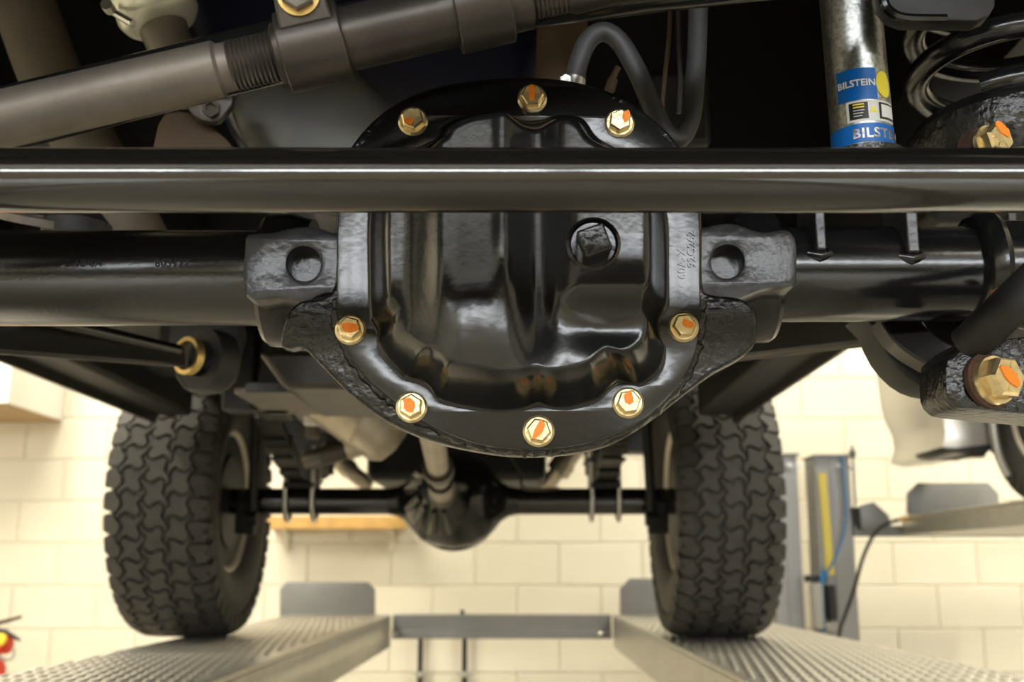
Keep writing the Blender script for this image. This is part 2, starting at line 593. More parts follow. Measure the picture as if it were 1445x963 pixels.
# rear crossbeam between the runways
t = thing('lift_crossbeam', 'grey steel crossbeam joining the two near runways', 'beam', (-.06, LEND, RZ - .1))
zt, zb = P(700, 868, LEND).z, P(700, 902, LEND).z
obj('beam', G().box((-.548, LEND - .0, zb), (.418, LEND + .12, zt)), 'lift_grey', t, bevel=.004)
obj('lower_lip', G().box((-.548, LEND - .012, zb), (.418, LEND, zb + .035)), 'lift_grey', t, bevel=.002)
for px in (557, 847):
    c = P(px, 895, LEND - .013)
    obj('bolt', G().lathe([(0, .011), (.006, .011), (.010, .006)], c, (0, -1, 0), 12), 'zinc', t)
for px, h in ((652, .012),):
    c = P(px, 868, LEND + .05)
    obj('grease_nipple', G().lathe([(0, .009), (h, .009), (h + .01, .004)], (c.x, LEND + .06, zt), (0, 0, 1), 10), 'black_pl', t)


def stop_plate(px0, px1, pt, pb, Y, label, cl, cr, ch=14):
    pts = [(px0, pb), (px1, pb), (px1, pt + (ch if cr else 0))]
    if cr: pts.append((px1 - ch, pt))
    if cl: pts += [(px0 + ch, pt), (px0, pt + ch)]
    else: pts.append((px0, pt))
    lp = pix_loop(pts, Y)
    g = curve_plate([lp], Y, .008, .001)
    c = P((px0 + px1) / 2, pb, Y)
    o = obj('wheel_stop', g, 'lift_grey', loc=c)
    tag(o, label, 'wheel stop')
    return o


stop_plate(395, 529, 822, 872, 4.96, 'grey wheel stop plate at the end of the left runway', True, True, 10)
stop_plate(875, 1060, 817, 872, 4.96, 'grey wheel stop plate behind the right rear tyre', True, True, 14)


def post(px0, px1, ptop, Y, label, depth=.16):
    a, b = P(px0, ptop, Y), P(px1, ptop, Y)
    t = thing('lift_post', label, 'post', ((a.x + b.x) / 2, Y + depth / 2, FLOOR_Z))
    th = .012
    wd = b.x - a.x
    obj('front_flange', G().box((a.x + wd * .42, Y, FLOOR_Z), (b.x, Y + th, a.z)), 'post_grey', t, bevel=.002)
    obj('side_web', G().box((b.x - th, Y + th, FLOOR_Z), (b.x, Y + depth, a.z)), 'post_grey', t, bevel=.002)
    obj('rear_flange', G().box((a.x, Y + depth - th, FLOOR_Z), (b.x - th, Y + depth, a.z)), 'post_grey', t, bevel=.002)
    obj('side_web', G().box((a.x, Y + .017, FLOOR_Z), (a.x + .008, Y + depth - th, a.z)), 'post_grey', t)
    obj('recess_panel', G().box((a.x, Y + .006, FLOOR_Z), (a.x + wd * .42, Y + .016, a.z)), 'post_grey', t)
    obj('inner_lip', G().box((a.x + wd * .42, Y + th, FLOOR_Z), (a.x + wd * .42 + .008, Y + .06, a.z)), 'post_grey', t)
    obj('cap_plate', G().box((a.x - .008, Y - .012, a.z), (b.x + .012, Y + depth + .01, a.z + .01)), 'lift_grey', t, bevel=.002)
    obj('base_plate', G().box((a.x - .02, Y - .02, FLOOR_Z), (b.x + .02, Y + depth + .02, FLOOR_Z + .015)), 'lift_grey', t, bevel=.002)
    for q in (.55,):
        c = P(px0 + (px1 - px0) * (q + .15), ptop + 14, Y - .001)
        obj('bolt', G().lathe([(0, .013), (.01, .013), (.014, .008)], c, (0, -1, 0), 6), 'zinc', t)
        c2 = Vector((b.x, Y + .03, c.z))
        obj('bolt', G().lathe([(0, .011), (.02, .011), (.024, .007)], c2, (1, 0, 0), 6), 'zinc', t)
    return t, a, b


post(1088, 1124, 643, 5.08, 'slim grey lift post standing right behind the right rear tyre')
t2, pa, pb_ = post(1150, 1198, 645, 5.0, 'grey lift post with yellow strip and blue air line', .18)
# extras of the second post
g = curve_plate([pix_loop([(1155, 668), (1166, 668), (1178, 812), (1166, 812)], 4.992)], 4.992, .006)
obj('yellow_strip', g, 'yellow', t2)
obj('cable_rod', G().tube([P(1203, 640, 4.98), P(1207, 715, 4.98)], .006, 8).lathe([(-.02, .008), (-.01, .016), (.012, .016), (.02, .006), (.035, .006)], P(1203, 640, 4.98), (0, 0, 1), 12), 'lift_grey', t2)
ab = thing('air_line', 'thin blue air line running down the yellow-striped lift post', 'hose', P(1178, 880, 4.96))
obj('tubing', G().tube(smooth_path([P(1187, 643, 4.97), P(1193, 700, 4.96), P(1192, 745, 4.95), P(1180, 785, 4.95), P(1166, 812, 4.95), P(1160, 835, 4.95), P(1162, 880, 4.95), P(1163, 1010, 4.95)], 5), .0055, 8), 'blue_hose', ab)
obj('fitting', G().tube([P(1162, 805, 4.945), P(1159, 824, 4.945)], .011, 10), 'blue_hose', ab)
cbx = thing('lift_control_box', 'small black and grey control unit on the yellow-striped post', 'control box', P(1165, 890, 4.9))
p1, p2 = P(1147, 824, 4.93), P(1164, 888, 4.93)
obj('housing', G().box((p1.x, 4.93, p2.z), (p2.x, 5.0, p1.z)), 'grey_pl', cbx, bevel=.006)
p1, p2 = P(1168, 826, 4.94), P(1182, 876, 4.94)
obj('motor', G().box((p1.x, 4.94, p2.z), (p2.x, 5.0, p1.z)), 'black_pl', cbx, bevel=.006)
p1, p2 = P(1138, 812, 4.95), P(1168, 822, 4.95)
obj('cover', G().box((p1.x, 4.95, p2.z), (p2.x, 5.0, p1.z)), 'black_pl', cbx, bevel=.005)
p1, p2 = P(1166, 880, 4.93), P(1184, 892, 4.93)
obj('valve', G().box((p1.x, 4.93, p2.z), (p2.x, 4.99, p1.z)), 'grey_pl', cbx, bevel=.005)

# second lift further right
R2Z = P(1283, 727, 4.85).z
x2 = P(1283, 727, 4.85).x
t = thing('lift_runway', 'galvanised runway of the second lift at the right edge', 'runway', (x2 + .26, 4, R2Z - .1))
obj('deck_plate', G().box((x2, 1.0, R2Z - .012), (x2 + .52, 4.95, R2Z)), 'galv', t, bevel=.003)
obj('side_beam', G().box((x2, 1.0, R2Z - .085), (x2 + .01, 4.95, R2Z - .0125)), 'galv', t, bevel=.002)
obj('side_beam', G().box((x2 + .51, 1.0, R2Z - .085), (x2 + .52, 4.95, R2Z - .0125)), 'galv', t, bevel=.002)
obj('underside_plate', G().box((x2 + .011, 1.0, R2Z - .085), (x2 + .509, 4.95, R2Z - .079)), 'galv', t)
zb2 = P(1230, 757, 4.96).z
zt2 = P(1230, 742, 4.96).z
t = thing('lift_crossbeam', 'grey crossbeam of the second lift carrying its runway', 'beam', (x2, 5.0, zb2))
xa = P(1207, 750, 4.96).x
obj('beam', G().box((xa, 4.96, zb2), (4.2, 5.1, zt2)), 'lift_grey', t, bevel=.004)
obj('end_block', G().prism([P(1204, 716, 4.955), P(1214, 716, 4.955), P(1221, 748, 4.955), P(1210, 748, 4.955)], (0, .1, 0)), 'black_pl', t, bevel=.002)
g = curve_plate([pix_loop([(1216, 746), (1214, 714), (1233, 709), (1254, 728), (1258, 746)], 4.93)], 4.93, .01, .001)
obj('gusset_plate', g, 'lift_grey', t)
stop_plate(1280, 1409, 682, 726, 4.86, 'grey wheel stop plate on the second lift runway', True, True, 15)
hs = thing('hydraulic_hose', 'black hydraulic hose curving from the second lift down behind the runway', 'hose', P(1188, 885, 4.86))
obj('hose', G().tube(smooth_path([P(1270, 734, 4.85), P(1250, 740, 4.84), P(1232, 757, 4.83), P(1217, 790, 4.83), P(1205, 833, 4.84), P(1192, 870, 4.85), P(1184, 900, 4.86), P(1180, 1000, 4.87)], 6), .0085, 10), 'black_pl', hs)
obj('fitting', G().tube([P(1269, 734, 4.85), P(1286, 732, 4.85)], .010, 8).tube([P(1286, 732, 4.85), P(1296, 733, 4.85)], .007, 8), 'brass', hs)


# ================================================================ WHEELS
def make_wheel(name, cx, cy, cz, label, cat, R=.405, W=.275, rimr=.21, group=None, pitch_n=40):
    t = thing(name, label, cat, (cx, cy, cz - R), group)
    h = W / 2
    prof = [(-h * .72, rimr), (-h * .86, rimr + .01), (-h * 1.0, rimr + .05), (-h * 1.06, (R + rimr) / 2), (-h * 1.0, R - .055),
            (-h * .9, R - .026), (-h * .8, R - .0155), (-h * .4, R - .0125), (0, R - .0115), (h * .4, R - .0125), (h * .8, R - .0155), (h * .9, R - .026),
            (h * 1.0, R - .055), (h * 1.06, (R + rimr) / 2), (h * 1.0, rimr + .05), (h * .86, rimr + .01), (h * .72, rimr)]
    ty = obj('tyre', G().lathe(prof, (cx, cy, cz), (1, 0, 0), 96), 'tyre', t)
    # tread blocks: bent bars in three inner rows, lugs on both shoulders
    g = G()
    dth = 2 * PI / pitch_n
    cell = R * dth

    def rad(x):
        q = abs(x) / h
        return R - .003 * q * q - (.012 * max(0, (q - .78) / .22) ** 1.6)

    def put(poly, th0, depth=.0125):
        top, bot = [], []
        n = len(poly)
        for s, x in poly:
            a = th0 + s / R
            for lst, rr in ((top, rad(x)), (bot, rad(x) - depth)):
                lst.append(Vector((cx + x, cy + rr * math.sin(a), cz + rr * math.cos(a))))
        g.add(top + bot, [tuple(range(n))] + [(i, (i + 1) % n, n + (i + 1) % n, n + i) for i in range(n)])

    def tri(q):
        q = q % 1.0
        return 4 * q - 1 if q < .5 else 3 - 4 * q

    gap = .0095
    edges = [(-.70 * h, .0), (-.235 * h, .5), (.235 * h, .0), (.70 * h, .5)]
    amp = .0125
    for k in range(pitch_n):
        th = k * dth
        for ri in range(3):
            (xl_, pl_), (xr_, pr_) = edges[ri], edges[ri + 1]
            sg = 1 if ri % 2 == 0 else -1
            base = (0, .45, .9)[ri] * cell

            def lat(q):
                return cell * sg * (.50 * (q - .5) + .20 * math.sin(2 * PI * q))

            def bx_(q, ss):
                bl_ = xl_ + amp * tri(ss / cell + pl_) + gap / 2
                br_ = xr_ + amp * tri(ss / cell + pr_) - gap / 2
                return bl_ + (br_ - bl_) * q
            poly = []
            nn = 8
            for i in range(nn + 1):
                q = i / nn
                ss = base + lat(q) + gap * .62
                poly.append((ss, bx_(q, ss)))
            for q2 in (.25, .5, .75):
                ss = base + lat(1) + cell * q2
                poly.append((ss, bx_(1, ss)))
            for i in range(nn, -1, -1):
                q = i / nn
                ss = base + cell + lat(q) - gap * .62
                poly.append((ss, bx_(q, ss)))
            for q2 in (.75, .5, .25):
                ss = base + lat(0) + cell * q2
                poly.append((ss, bx_(0, ss)))
            put(poly, th)
        for sd_ in (-1, 1):
            so = cell * (.25 if sd_ > 0 else .6)
            xe, ph = (edges[3] if sd_ > 0 else edges[0])

            def ie(ss):
                return xe + amp * tri(ss / cell + ph) + sd_ * gap / 2
            a_, b_ = -cell * .46 + so, cell * .46 + so
            lug = [(a_, ie(a_)), (a_ * .75 + b_ * .25, ie(a_ * .75 + b_ * .25)), ((a_ + b_) / 2, ie((a_ + b_) / 2)), (a_ * .25 + b_ * .75, ie(a_ * .25 + b_ * .75)), (b_, ie(b_)),
                   (b_ - cell * .02, sd_ * h * .9), (b_ - cell * .06, sd_ * h * 1.01),
                   (so + cell * .06, sd_ * h * 1.01), (so + cell * .03, sd_ * h * .955), (so - cell * .03, sd_ * h * .955), (so - cell * .06, sd_ * h * 1.01),
                   (a_ + cell * .06, sd_ * h * 1.01), (a_ + cell * .02, sd_ * h * .9)]
            put(lug, th, .014)
            a0, a1 = th + (so - cell * .36) / R, th + (so + cell * .32) / R
            q = []
            for a, rr in ((a0, R - .020), (a1, R - .020), (a1, R - .062), ((a0 + a1) / 2, R - .07), (a0, R - .055)):
                q.append(Vector((cx + sd_ * h * 1.0, cy + rr * math.sin(a), cz + rr * math.cos(a))))
            g.prism(q, (sd_ * .007, 0, 0))
    obj('tread', g, 'tyre', ty, sharp=30)
    sgn = 1 if cx < -.195 else -1          # side that faces the car
    rp = [(-h * .80, rimr + .012), (-h * .76, rimr + .012), (-h * .70, rimr - .006), (-h * .3, rimr - .022), (h * .3, rimr - .022),
          (h * .70, rimr - .006), (h * .76, rimr + .012), (h * .80, rimr + .012), (h * .80, rimr - .002), (h * .68, rimr - .016),
          (h * .3, rimr - .032), (-h * .3, rimr - .032), (-h * .68, rimr - .016), (-h * .80, rimr - .002)]
    obj('rim_barrel', G().lathe(rp, (cx, cy, cz), (1, 0, 0), 64, closed=True), 'rim', t)
    g = G()
    xo = cx - sgn * h * .45
    for k in range(6):
        a = 2 * PI * k / 6
        d = Vector((0, math.sin(a), math.cos(a)))
        g.tube([Vector((xo, cy, cz)) + d * .05, Vector((xo, cy, cz)) + d * (rimr - .028)], [.030, .022], 10)
    g.lathe([(-.02, .075), (.02, .075)], (xo, cy, cz), (1, 0, 0), 32)
    obj('spokes', g, 'rim', t)
    obj('brake_drum', G().lathe([(-.05, .09), (-.05, .110), (.03, .115), (.05, .11), (.055, .06)], (cx - sgn * .0, cy, cz), (sgn, 0, 0), 36), 'under_black', t)
    return t


VX = -.195                        # centre line of the car
RAX = P(640, 708, 3.4)            # rear axle centre
RAZ = RAX.z
make_wheel('wheel_assembly', VX - .785, 3.4, RZ + .406, 'left rear wheel with chunky all-terrain tyre on the runway', 'wheel', group='rear wheels')
make_wheel('wheel_assembly', VX + .785, 3.4, RZ + .406, 'right rear wheel with chunky all-terrain tyre on the runway', 'wheel', group='rear wheels')

# the second car
w2x = P(1412, 690, 4.0).x + .27
make_wheel('wheel_assembly', w2x, 4.05, R2Z + .36, 'tyre of another car on the second lift at the right edge', 'wheel', R=.36, W=.24, rimr=.2, pitch_n=36)
t = thing('second_car_body', 'silver lower body corner of another car above the second lift', 'car', P(1350, 640, 4.3))
g = curve_plate([pix_loop([(1316, 545), (1322, 565), (1334, 590), (1338, 612), (1333, 632), (1350, 637), (1392, 634), (1396, 626), (1394, 545), (1392, 430), (1300, 430)], 4.25)], 4.25, .6, .012)
obj('bumper_corner', g, 'silver_car', t)
g = curve_plate([pix_loop([(1331, 632), (1336, 637), (1392, 640), (1398, 634), (1396, 628), (1350, 633)], 4.22)], 4.22, .3, .002)
obj('lower_trim', g, 'black_pl', t)
obj('tow_hook', G().box(P(1369, 645, 4.24), P(1385, 637, 4.28)), 'brown_pipe', t, bevel=.004)
obj('arch_strip', G().tube(smooth_path([P(1398, 560, 4.22), P(1401, 600, 4.22), P(1408, 640, 4.22), P(1422, 672, 4.22)], 5), .016, 10), 'silver_car', t)
obj('arch_liner', G().tube(smooth_path([P(1394, 545, 4.24), P(1396, 590, 4.24), P(1402, 640, 4.24)], 5), .010, 8), 'black_pl', t)

# ================================================================ REAR AXLE GROUP
t = thing('rear_axle', 'black rear axle with round differential between the rear wheels', 'axle', (VX, 3.4, RAZ - .15))
tr = .040
obj('axle_tube', G().tube([(VX - .70, 3.4, RAZ), (VX - .10, 3.4, RAZ)], tr, 28), 'tube_black', t)
obj('axle_tube', G().tube([(VX + .10, 3.4, RAZ), (VX + .70, 3.4, RAZ)], tr, 28), 'tube_black', t)
prof = [(-.20, .040), (-.17, .046), (-.145, .062), (-.125, .088), (-.10, .115), (-.06, .135), (0, .143), (.06, .135), (.10, .115), (.125, .088), (.145, .062), (.17, .046), (.20, .040)]
obj('differential_housing', G().lathe(prof, (RAX.x, 3.4, RAZ), (1, 0, 0), 48), 'gloss_black', t)
obj('cover_rim', G().lathe([(-.006, .12), (-.006, .150), (.006, .150), (.006, .12)], (RAX.x, 3.43, RAZ), (0, 1, 0), 56, closed=True), 'gloss_black', t)
ny = RAX.x - .03
obj('pinion_nose', G().lathe([(0, .115), (.05, .10), (.10, .075), (.14, .055), (.20, .05), (.205, .03)], (ny, 3.34, RAZ + .0), (0, -1, .12), 32), 'cast_black', t)
g = G()
for k in range(7):
    a = PI * .9 + k * PI * 1.2 / 7
    d = Vector((math.sin(a), 0, math.cos(a)))
    g.tube([Vector((ny, 3.27, RAZ)) + d * .10, Vector((ny, 3.16, RAZ + .012)) + d * .055], [.012, .008], 8)
obj('nose_ribs', g, 'cast_black', t)
obj('brake_pipe', G().tube(smooth_path([P(790, 690, 3.36), P(740, 690, 3.33), P(735, 668, 3.33), P(715, 640, 3.33), P(690, 625, 3.33)], 5), .005, 8), 'dark_steel', t)
for s in (-1, 1):
    x = VX + s * .62
    obj('shock_mount', G().box((x - .03, 3.33, RAZ - .10), (x + .03, 3.37, RAZ + .0)), 'under_black', t, bevel=.006)
    obj('backing_plate', G().lathe([(-.012, .13), (-.012, .14), (.0, .145), (.012, .12)], (VX + s * .69, 3.4, RAZ), (s, 0, 0), 36), 'under_black', t)


def leaf_spring(s, label):
    x = VX + s * .465
    t = thing('leaf_spring', label, 'leaf spring', (x, 3.4, RAZ + .04), 'rear leaf springs')
    hw = .031
    zb = RAZ + .055
    Ls = [.62, .50, .40, .30, .20]
    for i, L in enumerate(Ls):
        z0_ = zb + (len(Ls) - 1 - i) * .0125
        top, bot = [], []
        n = 14
        vs, fs = [], []
        for k in range(n + 1):
            y = -L + 2 * L * k / n
            z = z0_ + .15 * (y / .62) ** 2 * (1.0 if i == 0 else .88) - (0 if i == 0 else .0)
            for dx, dz in ((-hw, 0), (hw, 0), (hw, .0095), (-hw, .0095)):
                vs.append((x + dx, 3.4 + y, z + dz))
        for k in range(n):
            for j in range(4):
                j2 = (j + 1) % 4
                fs.append((4 * k + j, 4 * k + j2, 4 * k + 4 + j2, 4 * k + 4 + j))
        fs += [(0, 1, 2, 3), tuple(4 * n + j for j in range(4))]
        obj('leaf', G().add(vs, fs), 'arm_black', t, flat=True, bevel=.0015)
    obj('spring_eye', G().lathe([(-hw, .016), (-hw, .028), (hw, .028), (hw, .016)], (x, 3.4 - .62, zb + .05 + .155), (1, 0, 0), 20, closed=True), 'arm_black', t)
    obj('spring_pad', G().box((x - .045, 3.32, RAZ + .036), (x + .045, 3.48, zb)), 'under_black', t, bevel=.004)
    obj('clamp_plate', G().box((x - .06, 3.31, zb + .062), (x + .06, 3.49, zb + .072)), 'under_black', t, bevel=.003)
    for dx in (-.041, .041):
        pts = [(x + dx, 3.4 - .052, zb + .11)]
        pts += [(x + dx, 3.4 - .052 * math.cos(a), RAZ - .012 - .046 * math.sin(a)) for a in [PI * k / 10 for k in range(11)]]
        pts += [(x + dx, 3.4 + .052, zb + .11)]
        u = obj('u_bolt', G().tube(pts, .0068, 10), 'zinc', t)
        for yy in (-.052, .052):
            obj('nut', G().lathe([(0, .013), (.014, .013)], (x + dx, 3.4 + yy, zb + .073), (0, 0, 1), 6), 'zinc', u)
    # rebound clip and hanger
    for yy in (3.05, 3.75):
        zz = zb + .17 * ((yy - 3.4) / .62) ** 2
        obj('rebound_clip', G().box((x - .037, yy - .012, zz - .0), (x + .037, yy + .012, zz + .055)), 'dark_steel', t, bevel=.002)
    g = curve_plate([[(2.71, zb + .17), (2.85, zb + .17), (2.88, .528), (2.66, .528)]], 0, .008)
    for sx in (-1, 1):
        g2 = G().add([Vector((x + sx * .042 + v.y, v.x, v.z)) for v in g.v], g.f)
        obj('hanger_plate', g2, 'matt_black', t)
    return t


leaf_spring(-1, 'black leaf spring pack with silver U-bolts beside the left rear wheel')
leaf_spring(1, 'black leaf spring pack with silver U-bolts beside the right rear wheel')


def rear_shock(s, label):
    x = VX + s * .60
    t = thing('rear_shock', label, 'shock absorber', (x, 3.36, RAZ - .06), 'rear shock absorbers')
    obj('lower_eye', G().lathe([(-.018, .010), (-.018, .022), (.018, .022), (.018, .010)], (x, 3.34, RAZ - .055), (1, 0, 0), 20, closed=True), 'under_black', t)
    obj('body', G().tube([(x, 3.335, RAZ - .03), (x - s * .02, 3.25, RAZ + .24)], .015, 20), 'matt_black', t)
    obj('rod', G().tube([(x - s * .02, 3.25, RAZ + .24), (x - s * .03, 3.2, RAZ + .40)], .010, 12), 'zinc', t)


rear_shock(-1, 'slim black shock absorber beside the left rear wheel')
rear_shock(1, 'slim black shock absorber beside the right rear wheel')

# drive shaft
a, b = P(624, 695, 3.12), P(606, 590, 2.0)
d = (b - a).normalized()
t = thing('rear_driveshaft', 'grey steel driveshaft rising forward from the rear differential', 'driveshaft', a)
obj('yoke', G().tube([a + d * -.03, a + d * .06], [.045, .036], 20), 'dark_steel', t)
obj('joint_sleeve', G().tube([a + d * .06, a + d * .24, a + d * .245], [.036, .034, .026], 24), 'exhaust', t)
obj('seal_ring', G().tube([a + d * .235, a + d * .265], .035, 24), 'under_black', t)
obj('shaft', G().tube([a + d * .265, b], .026, 24), 'exhaust', t)
obj('front_joint', G().tube([a + d * .42, a + d * .50], .038, 20), 'dark_steel', t)

# exhaust
t = thing('muffler', 'tan steel muffler with rounded end behind the crossmember', 'muffler', P(530, 610, 2.5))
c = P(530, 600, 2.45)
ax = (P(556, 618, 2.45) - P(470, 560, 2.45)).normalized()
obj('muffler_body', G().lathe([(-.20, .03), (-.19, .06), (-.17, .071), (-.03, .073), (-.02, .077), (-.01, .073), (.035, .072), (.055, .060), (.065, .035), (.068, 0.0001)], c, ax, 40), 'exhaust', t)
obj('inlet_pipe', G().tube(smooth_path([P(527, 622, 2.55), P(495, 632, 2.55), P(460, 643, 2.55), P(435, 650, 2.58)], 5), .023, 20), 'dark_steel', t)
obj('pipe_collar', G().tube([P(515, 625, 2.55), P(488, 634, 2.55)], .027, 20), 'exhaust', t)
t = thing('tail_pipe', 'pale exhaust pipe bend seen left of the rear differential', 'exhaust pipe', P(500, 665, 4.1))
obj('pipe', G().tube(smooth_path([P(455, 630, 4.1), P(480, 650, 4.1), P(498, 668, 4.1), P(520, 684, 4.2)], 5), [.036] * 10 + [.03] * 5 + [.02], 16), 'exhaust', t)
obj('hanger', G().tube([P(485, 655, 4.1), P(485, 655, 4.1) * 1 + Vector((0, 0, .2))], .006, 8), 'dark_steel', t)
t = thing('tail_pipe', 'pale exhaust pipe bend seen right of the rear differential', 'exhaust pipe', P(795, 665, 4.1))
obj('pipe', G().tube(smooth_path([P(825, 615, 4.1), P(805, 640, 4.1), P(788, 664, 4.1), P(772, 682, 4.2), P(750, 690, 4.3)], 5), [.04] * 11 + [.03] * 5 + [.02] * 5, 16), 'exhaust', t)
obj('hanger', G().tube([P(803, 640, 4.1), P(803, 640, 4.1) + Vector((0, 0, .16))], .006, 8), 'dark_steel', t)
obj('pipe_collar', G().tube([P(797, 652, 4.1), P(786, 667, 4.1)], .046, 16), 'exhaust', t)

# fuel tank
p1, p2 = P(524, 683, 3.9), P(770, 683, 3.9)
tg = G().box((p1.x, 3.75, p1.z), (p2.x, 4.3, p1.z + .19))
tag(obj('fuel_tank', tg, 'under_black', loc=((p1.x + p2.x) / 2, 4, p1.z), bevel=.03, seg=3), 'black fuel tank behind the rear differential', 'fuel tank')

# ================================================================ BODY UNDERSIDE
t = thing('car_underbody', 'black painted underbody, sills and engine bay of the lifted car', 'car body', (VX, 2.5, .35))
SZ = .405
for s in (-1, 1):
    x = VX + s * .82
    obj('sill', G().box((min(x, x - s * .13), 1.25, SZ), (max(x, x - s * .13), 2.98, SZ + .20)), 'under_black', t, bevel=.012)
    obj('pinch_seam', G().box((x - s * .035 - .004, 1.25, SZ - .022), (x - s * .035 + .004, 2.96, SZ + .01)), 'dark_steel', t)
obj('floor_pan', G().box((VX - .69, 1.95, SZ + .06), (VX + .69, 2.70, SZ + .10)), 'under_black', t)
obj('rear_floor', G().box((VX - .60, 2.70, .53), (VX + .60, 4.45, .56)), 'under_black', t)
obj('rear_valance', G().box((VX - .80, 4.46, .46), (VX + .80, 4.6, .70)), 'under_black', t)
obj('firewall', G().box((VX - .80, 1.85, SZ + .02), (VX + .80, 1.9, 1.35)), 'under_black', t)
obj('engine_bay_roof', G().box((VX - .85, .30, 1.22), (VX + .85, 1.9, 1.28)), 'under_black', t)
obj('inner_fender', G().box((VX - .86, .40, .62), (VX - .80, 1.9, 1.25)), 'under_black', t)
obj('inner_fender', G().box((VX + .80, .40, .62), (VX + .86, 1.9, 1.25)), 'under_black', t)
obj('body_shell', G().box((VX - .84, 1.9, .66), (VX + .84, 4.6, 1.7)), 'under_black', t)
for s in (-1, 1):
    x = VX + s * .40
    obj('frame_rail', G().box((x - .04, 1.3, .52), (x + .04, 1.9, .62)).box((x - .04, 1.9, .36), (x + .04, 2.75, .47)), 'under_black', t, bevel=.008)
obj('front_bumper', G().box((VX - .85, -.02, .66), (VX + .85, .22, .92)), 'matt_black', t, bevel=.03)
obj('radiator_support', G().box((VX - .80, .22, .62), (VX + .80, .32, 1.25)), 'under_black', t)
# white blob clip on the sill
c = P(64, 529, 2.35)
obj('sill_clip', G().lathe([(-.006, .006), (-.002, .009), (.006, .009), (.01, .005)], c, (.6, -1, 0), 10), 'white_cab', t)

# crossmember
cz = P(400, 556, 1.9).z
t = thing('transmission_crossmember', 'grey-brown flat crossmember plate left below the differential cover', 'crossmember', (VX, 2.0, cz))
obj('plate', G().box((P(330, 556, 1.9).x, 1.9, cz), (VX + .30, 2.17, cz + .012)), 'raw_steel', t, bevel=.003)
obj('front_lip', G().box((P(348, 556, 1.9).x, 1.885, cz), (VX + .30, 1.9, cz + .02)), 'arm_black', t, bevel=.003)
for px in (352, 400):
    a = P(px, 560, 2.2)
    obj('mount_leg', G().box((a.x - .03, 2.1, cz + .0), (a.x + .03, 2.16, SZ + .058)), 'matt_black', t, bevel=.006)
obj('gearbox_pan', G().prism([P(362, 495, 1.75), P(470, 495, 1.75), P(560, 548, 1.75), P(400, 548, 1.75)], (0, .35, .0)), 'dark_steel', t, bevel=.01)
# small light heat shield + bolts near the springs
t = thing('body_bracket', 'pale metal bracket below the crossmember plate', 'bracket', P(441, 600, 2.7))
obj('tab', G().box(P(428, 600, 2.7), P(455, 586, 2.74)), 'white_cab', t, bevel=.004)
obj('stem', G().box(P(430, 618, 2.72), P(452, 600, 2.76)), 'tan_metal', t, bevel=.004)

# ================================================================ FRONT AXLE
AY = .9
AZL, AZR = .240, .2435
AR = .0405
t = thing('front_axle', 'black front axle tube and cast differential housing across the picture', 'axle', (0, AY, .15))
xl = P(352, 400, AY).x
lt = obj('axle_tube', G().tube([(-.82, AY, AZL), (xl + .03, AY, AZL)], AR, 64), 'tube_black', t)
xr0, xr1 = P(1112, 400, AY).x, P(1378, 400, AY).x
rt = obj('axle_tube', G().tube([(xr0 - .03, AY, AZR), (xr1 + .05, AY, AZR)], AR, 64), 'gloss_black', t)


def on_tube(x0, ang, zc, r):
    """map flat text onto the tube front; ang measured up from facing the camera"""
    def fn(v):
        a = ang + v.y / r
        rr = r + .0001 + v.z
        return Vector((x0 + v.x, AY - rr * math.cos(a), zc + rr * math.sin(a)))
    return fn


def tube_ang(py, zc, r):
    best = None
    for k in range(-60, 61):
        a = k * .02
        y = AY - r * math.cos(a); z = zc + r * math.sin(a)
        dy = math.atan2(z, y) - TH
        pyk = CY - F * math.tan(dy)
        if best is None or abs(pyk - py) < best[0]:
            best = (abs(pyk - py), a)
    return best[1]


aa = tube_ang(372, AZL, AR)
for px, tx, sz in ((243, '803127', .0086), (118, '2 68 0A', .0086)):
    x = P(px, 372, AY - AR).x
    obj('stamped_lettering', text_geo(tx, sz, on_tube(x, aa, AZL, AR), .0005, 1.1, .0001), 'under_black', lt, flat=True)

# cast housing behind the cover
HY = .80
hp = [(480, 300), (478, 400), (455, 425), (425, 430), (408, 450), (402, 484), (428, 484), (455, 512), (500, 560), (552, 600), (610, 627),
      (675, 643), (735, 650), (800, 647), (860, 632), (912, 600), (960, 560), (1005, 524), (1042, 502), (1062, 478), (1060, 440), (1040, 425), (1000, 420),
      (986, 400), (985, 300), (972, 240), (940, 190), (880, 143), (815, 120), (750, 113), (680, 116), (605, 130), (545, 160), (500, 208), (484, 255)]
hp = [(x, y - 13 * max(0, y - 480) / 170) for x, y in hp]
g = curve_plate([pix_loop(hp, .7835, 3)], .7835, .020, .003)
obj('cast_housing', g, 'cast_black', t, sharp=50)
back = [(735 + (x - 735) * .80, 380 + (y - 380) * .66) for x, y in hp]
q0 = smooth_loop([P(735 + (x - 735) * .95, 380 + (y - 380) * .93, .802) for x, y in hp], 3)
q1 = smooth_loop([P(x, y, .86) for x, y in back], 3)
q2 = smooth_loop([P(735 + (x - 735) * .6, 380 + (y - 380) * .5, .96) for x, y in hp], 3)
n_ = len(q0)
fs = [(k * n_ + i, k * n_ + (i + 1) % n_, (k + 1) * n_ + (i + 1) % n_, (k + 1) * n_ + i) for k in range(2) for i in range(n_)] + [tuple(range(2 * n_, 3 * n_))]
obj('gear_case', G().add(q0 + q1 + q2, fs), 'cast_black', t, sharp=60)


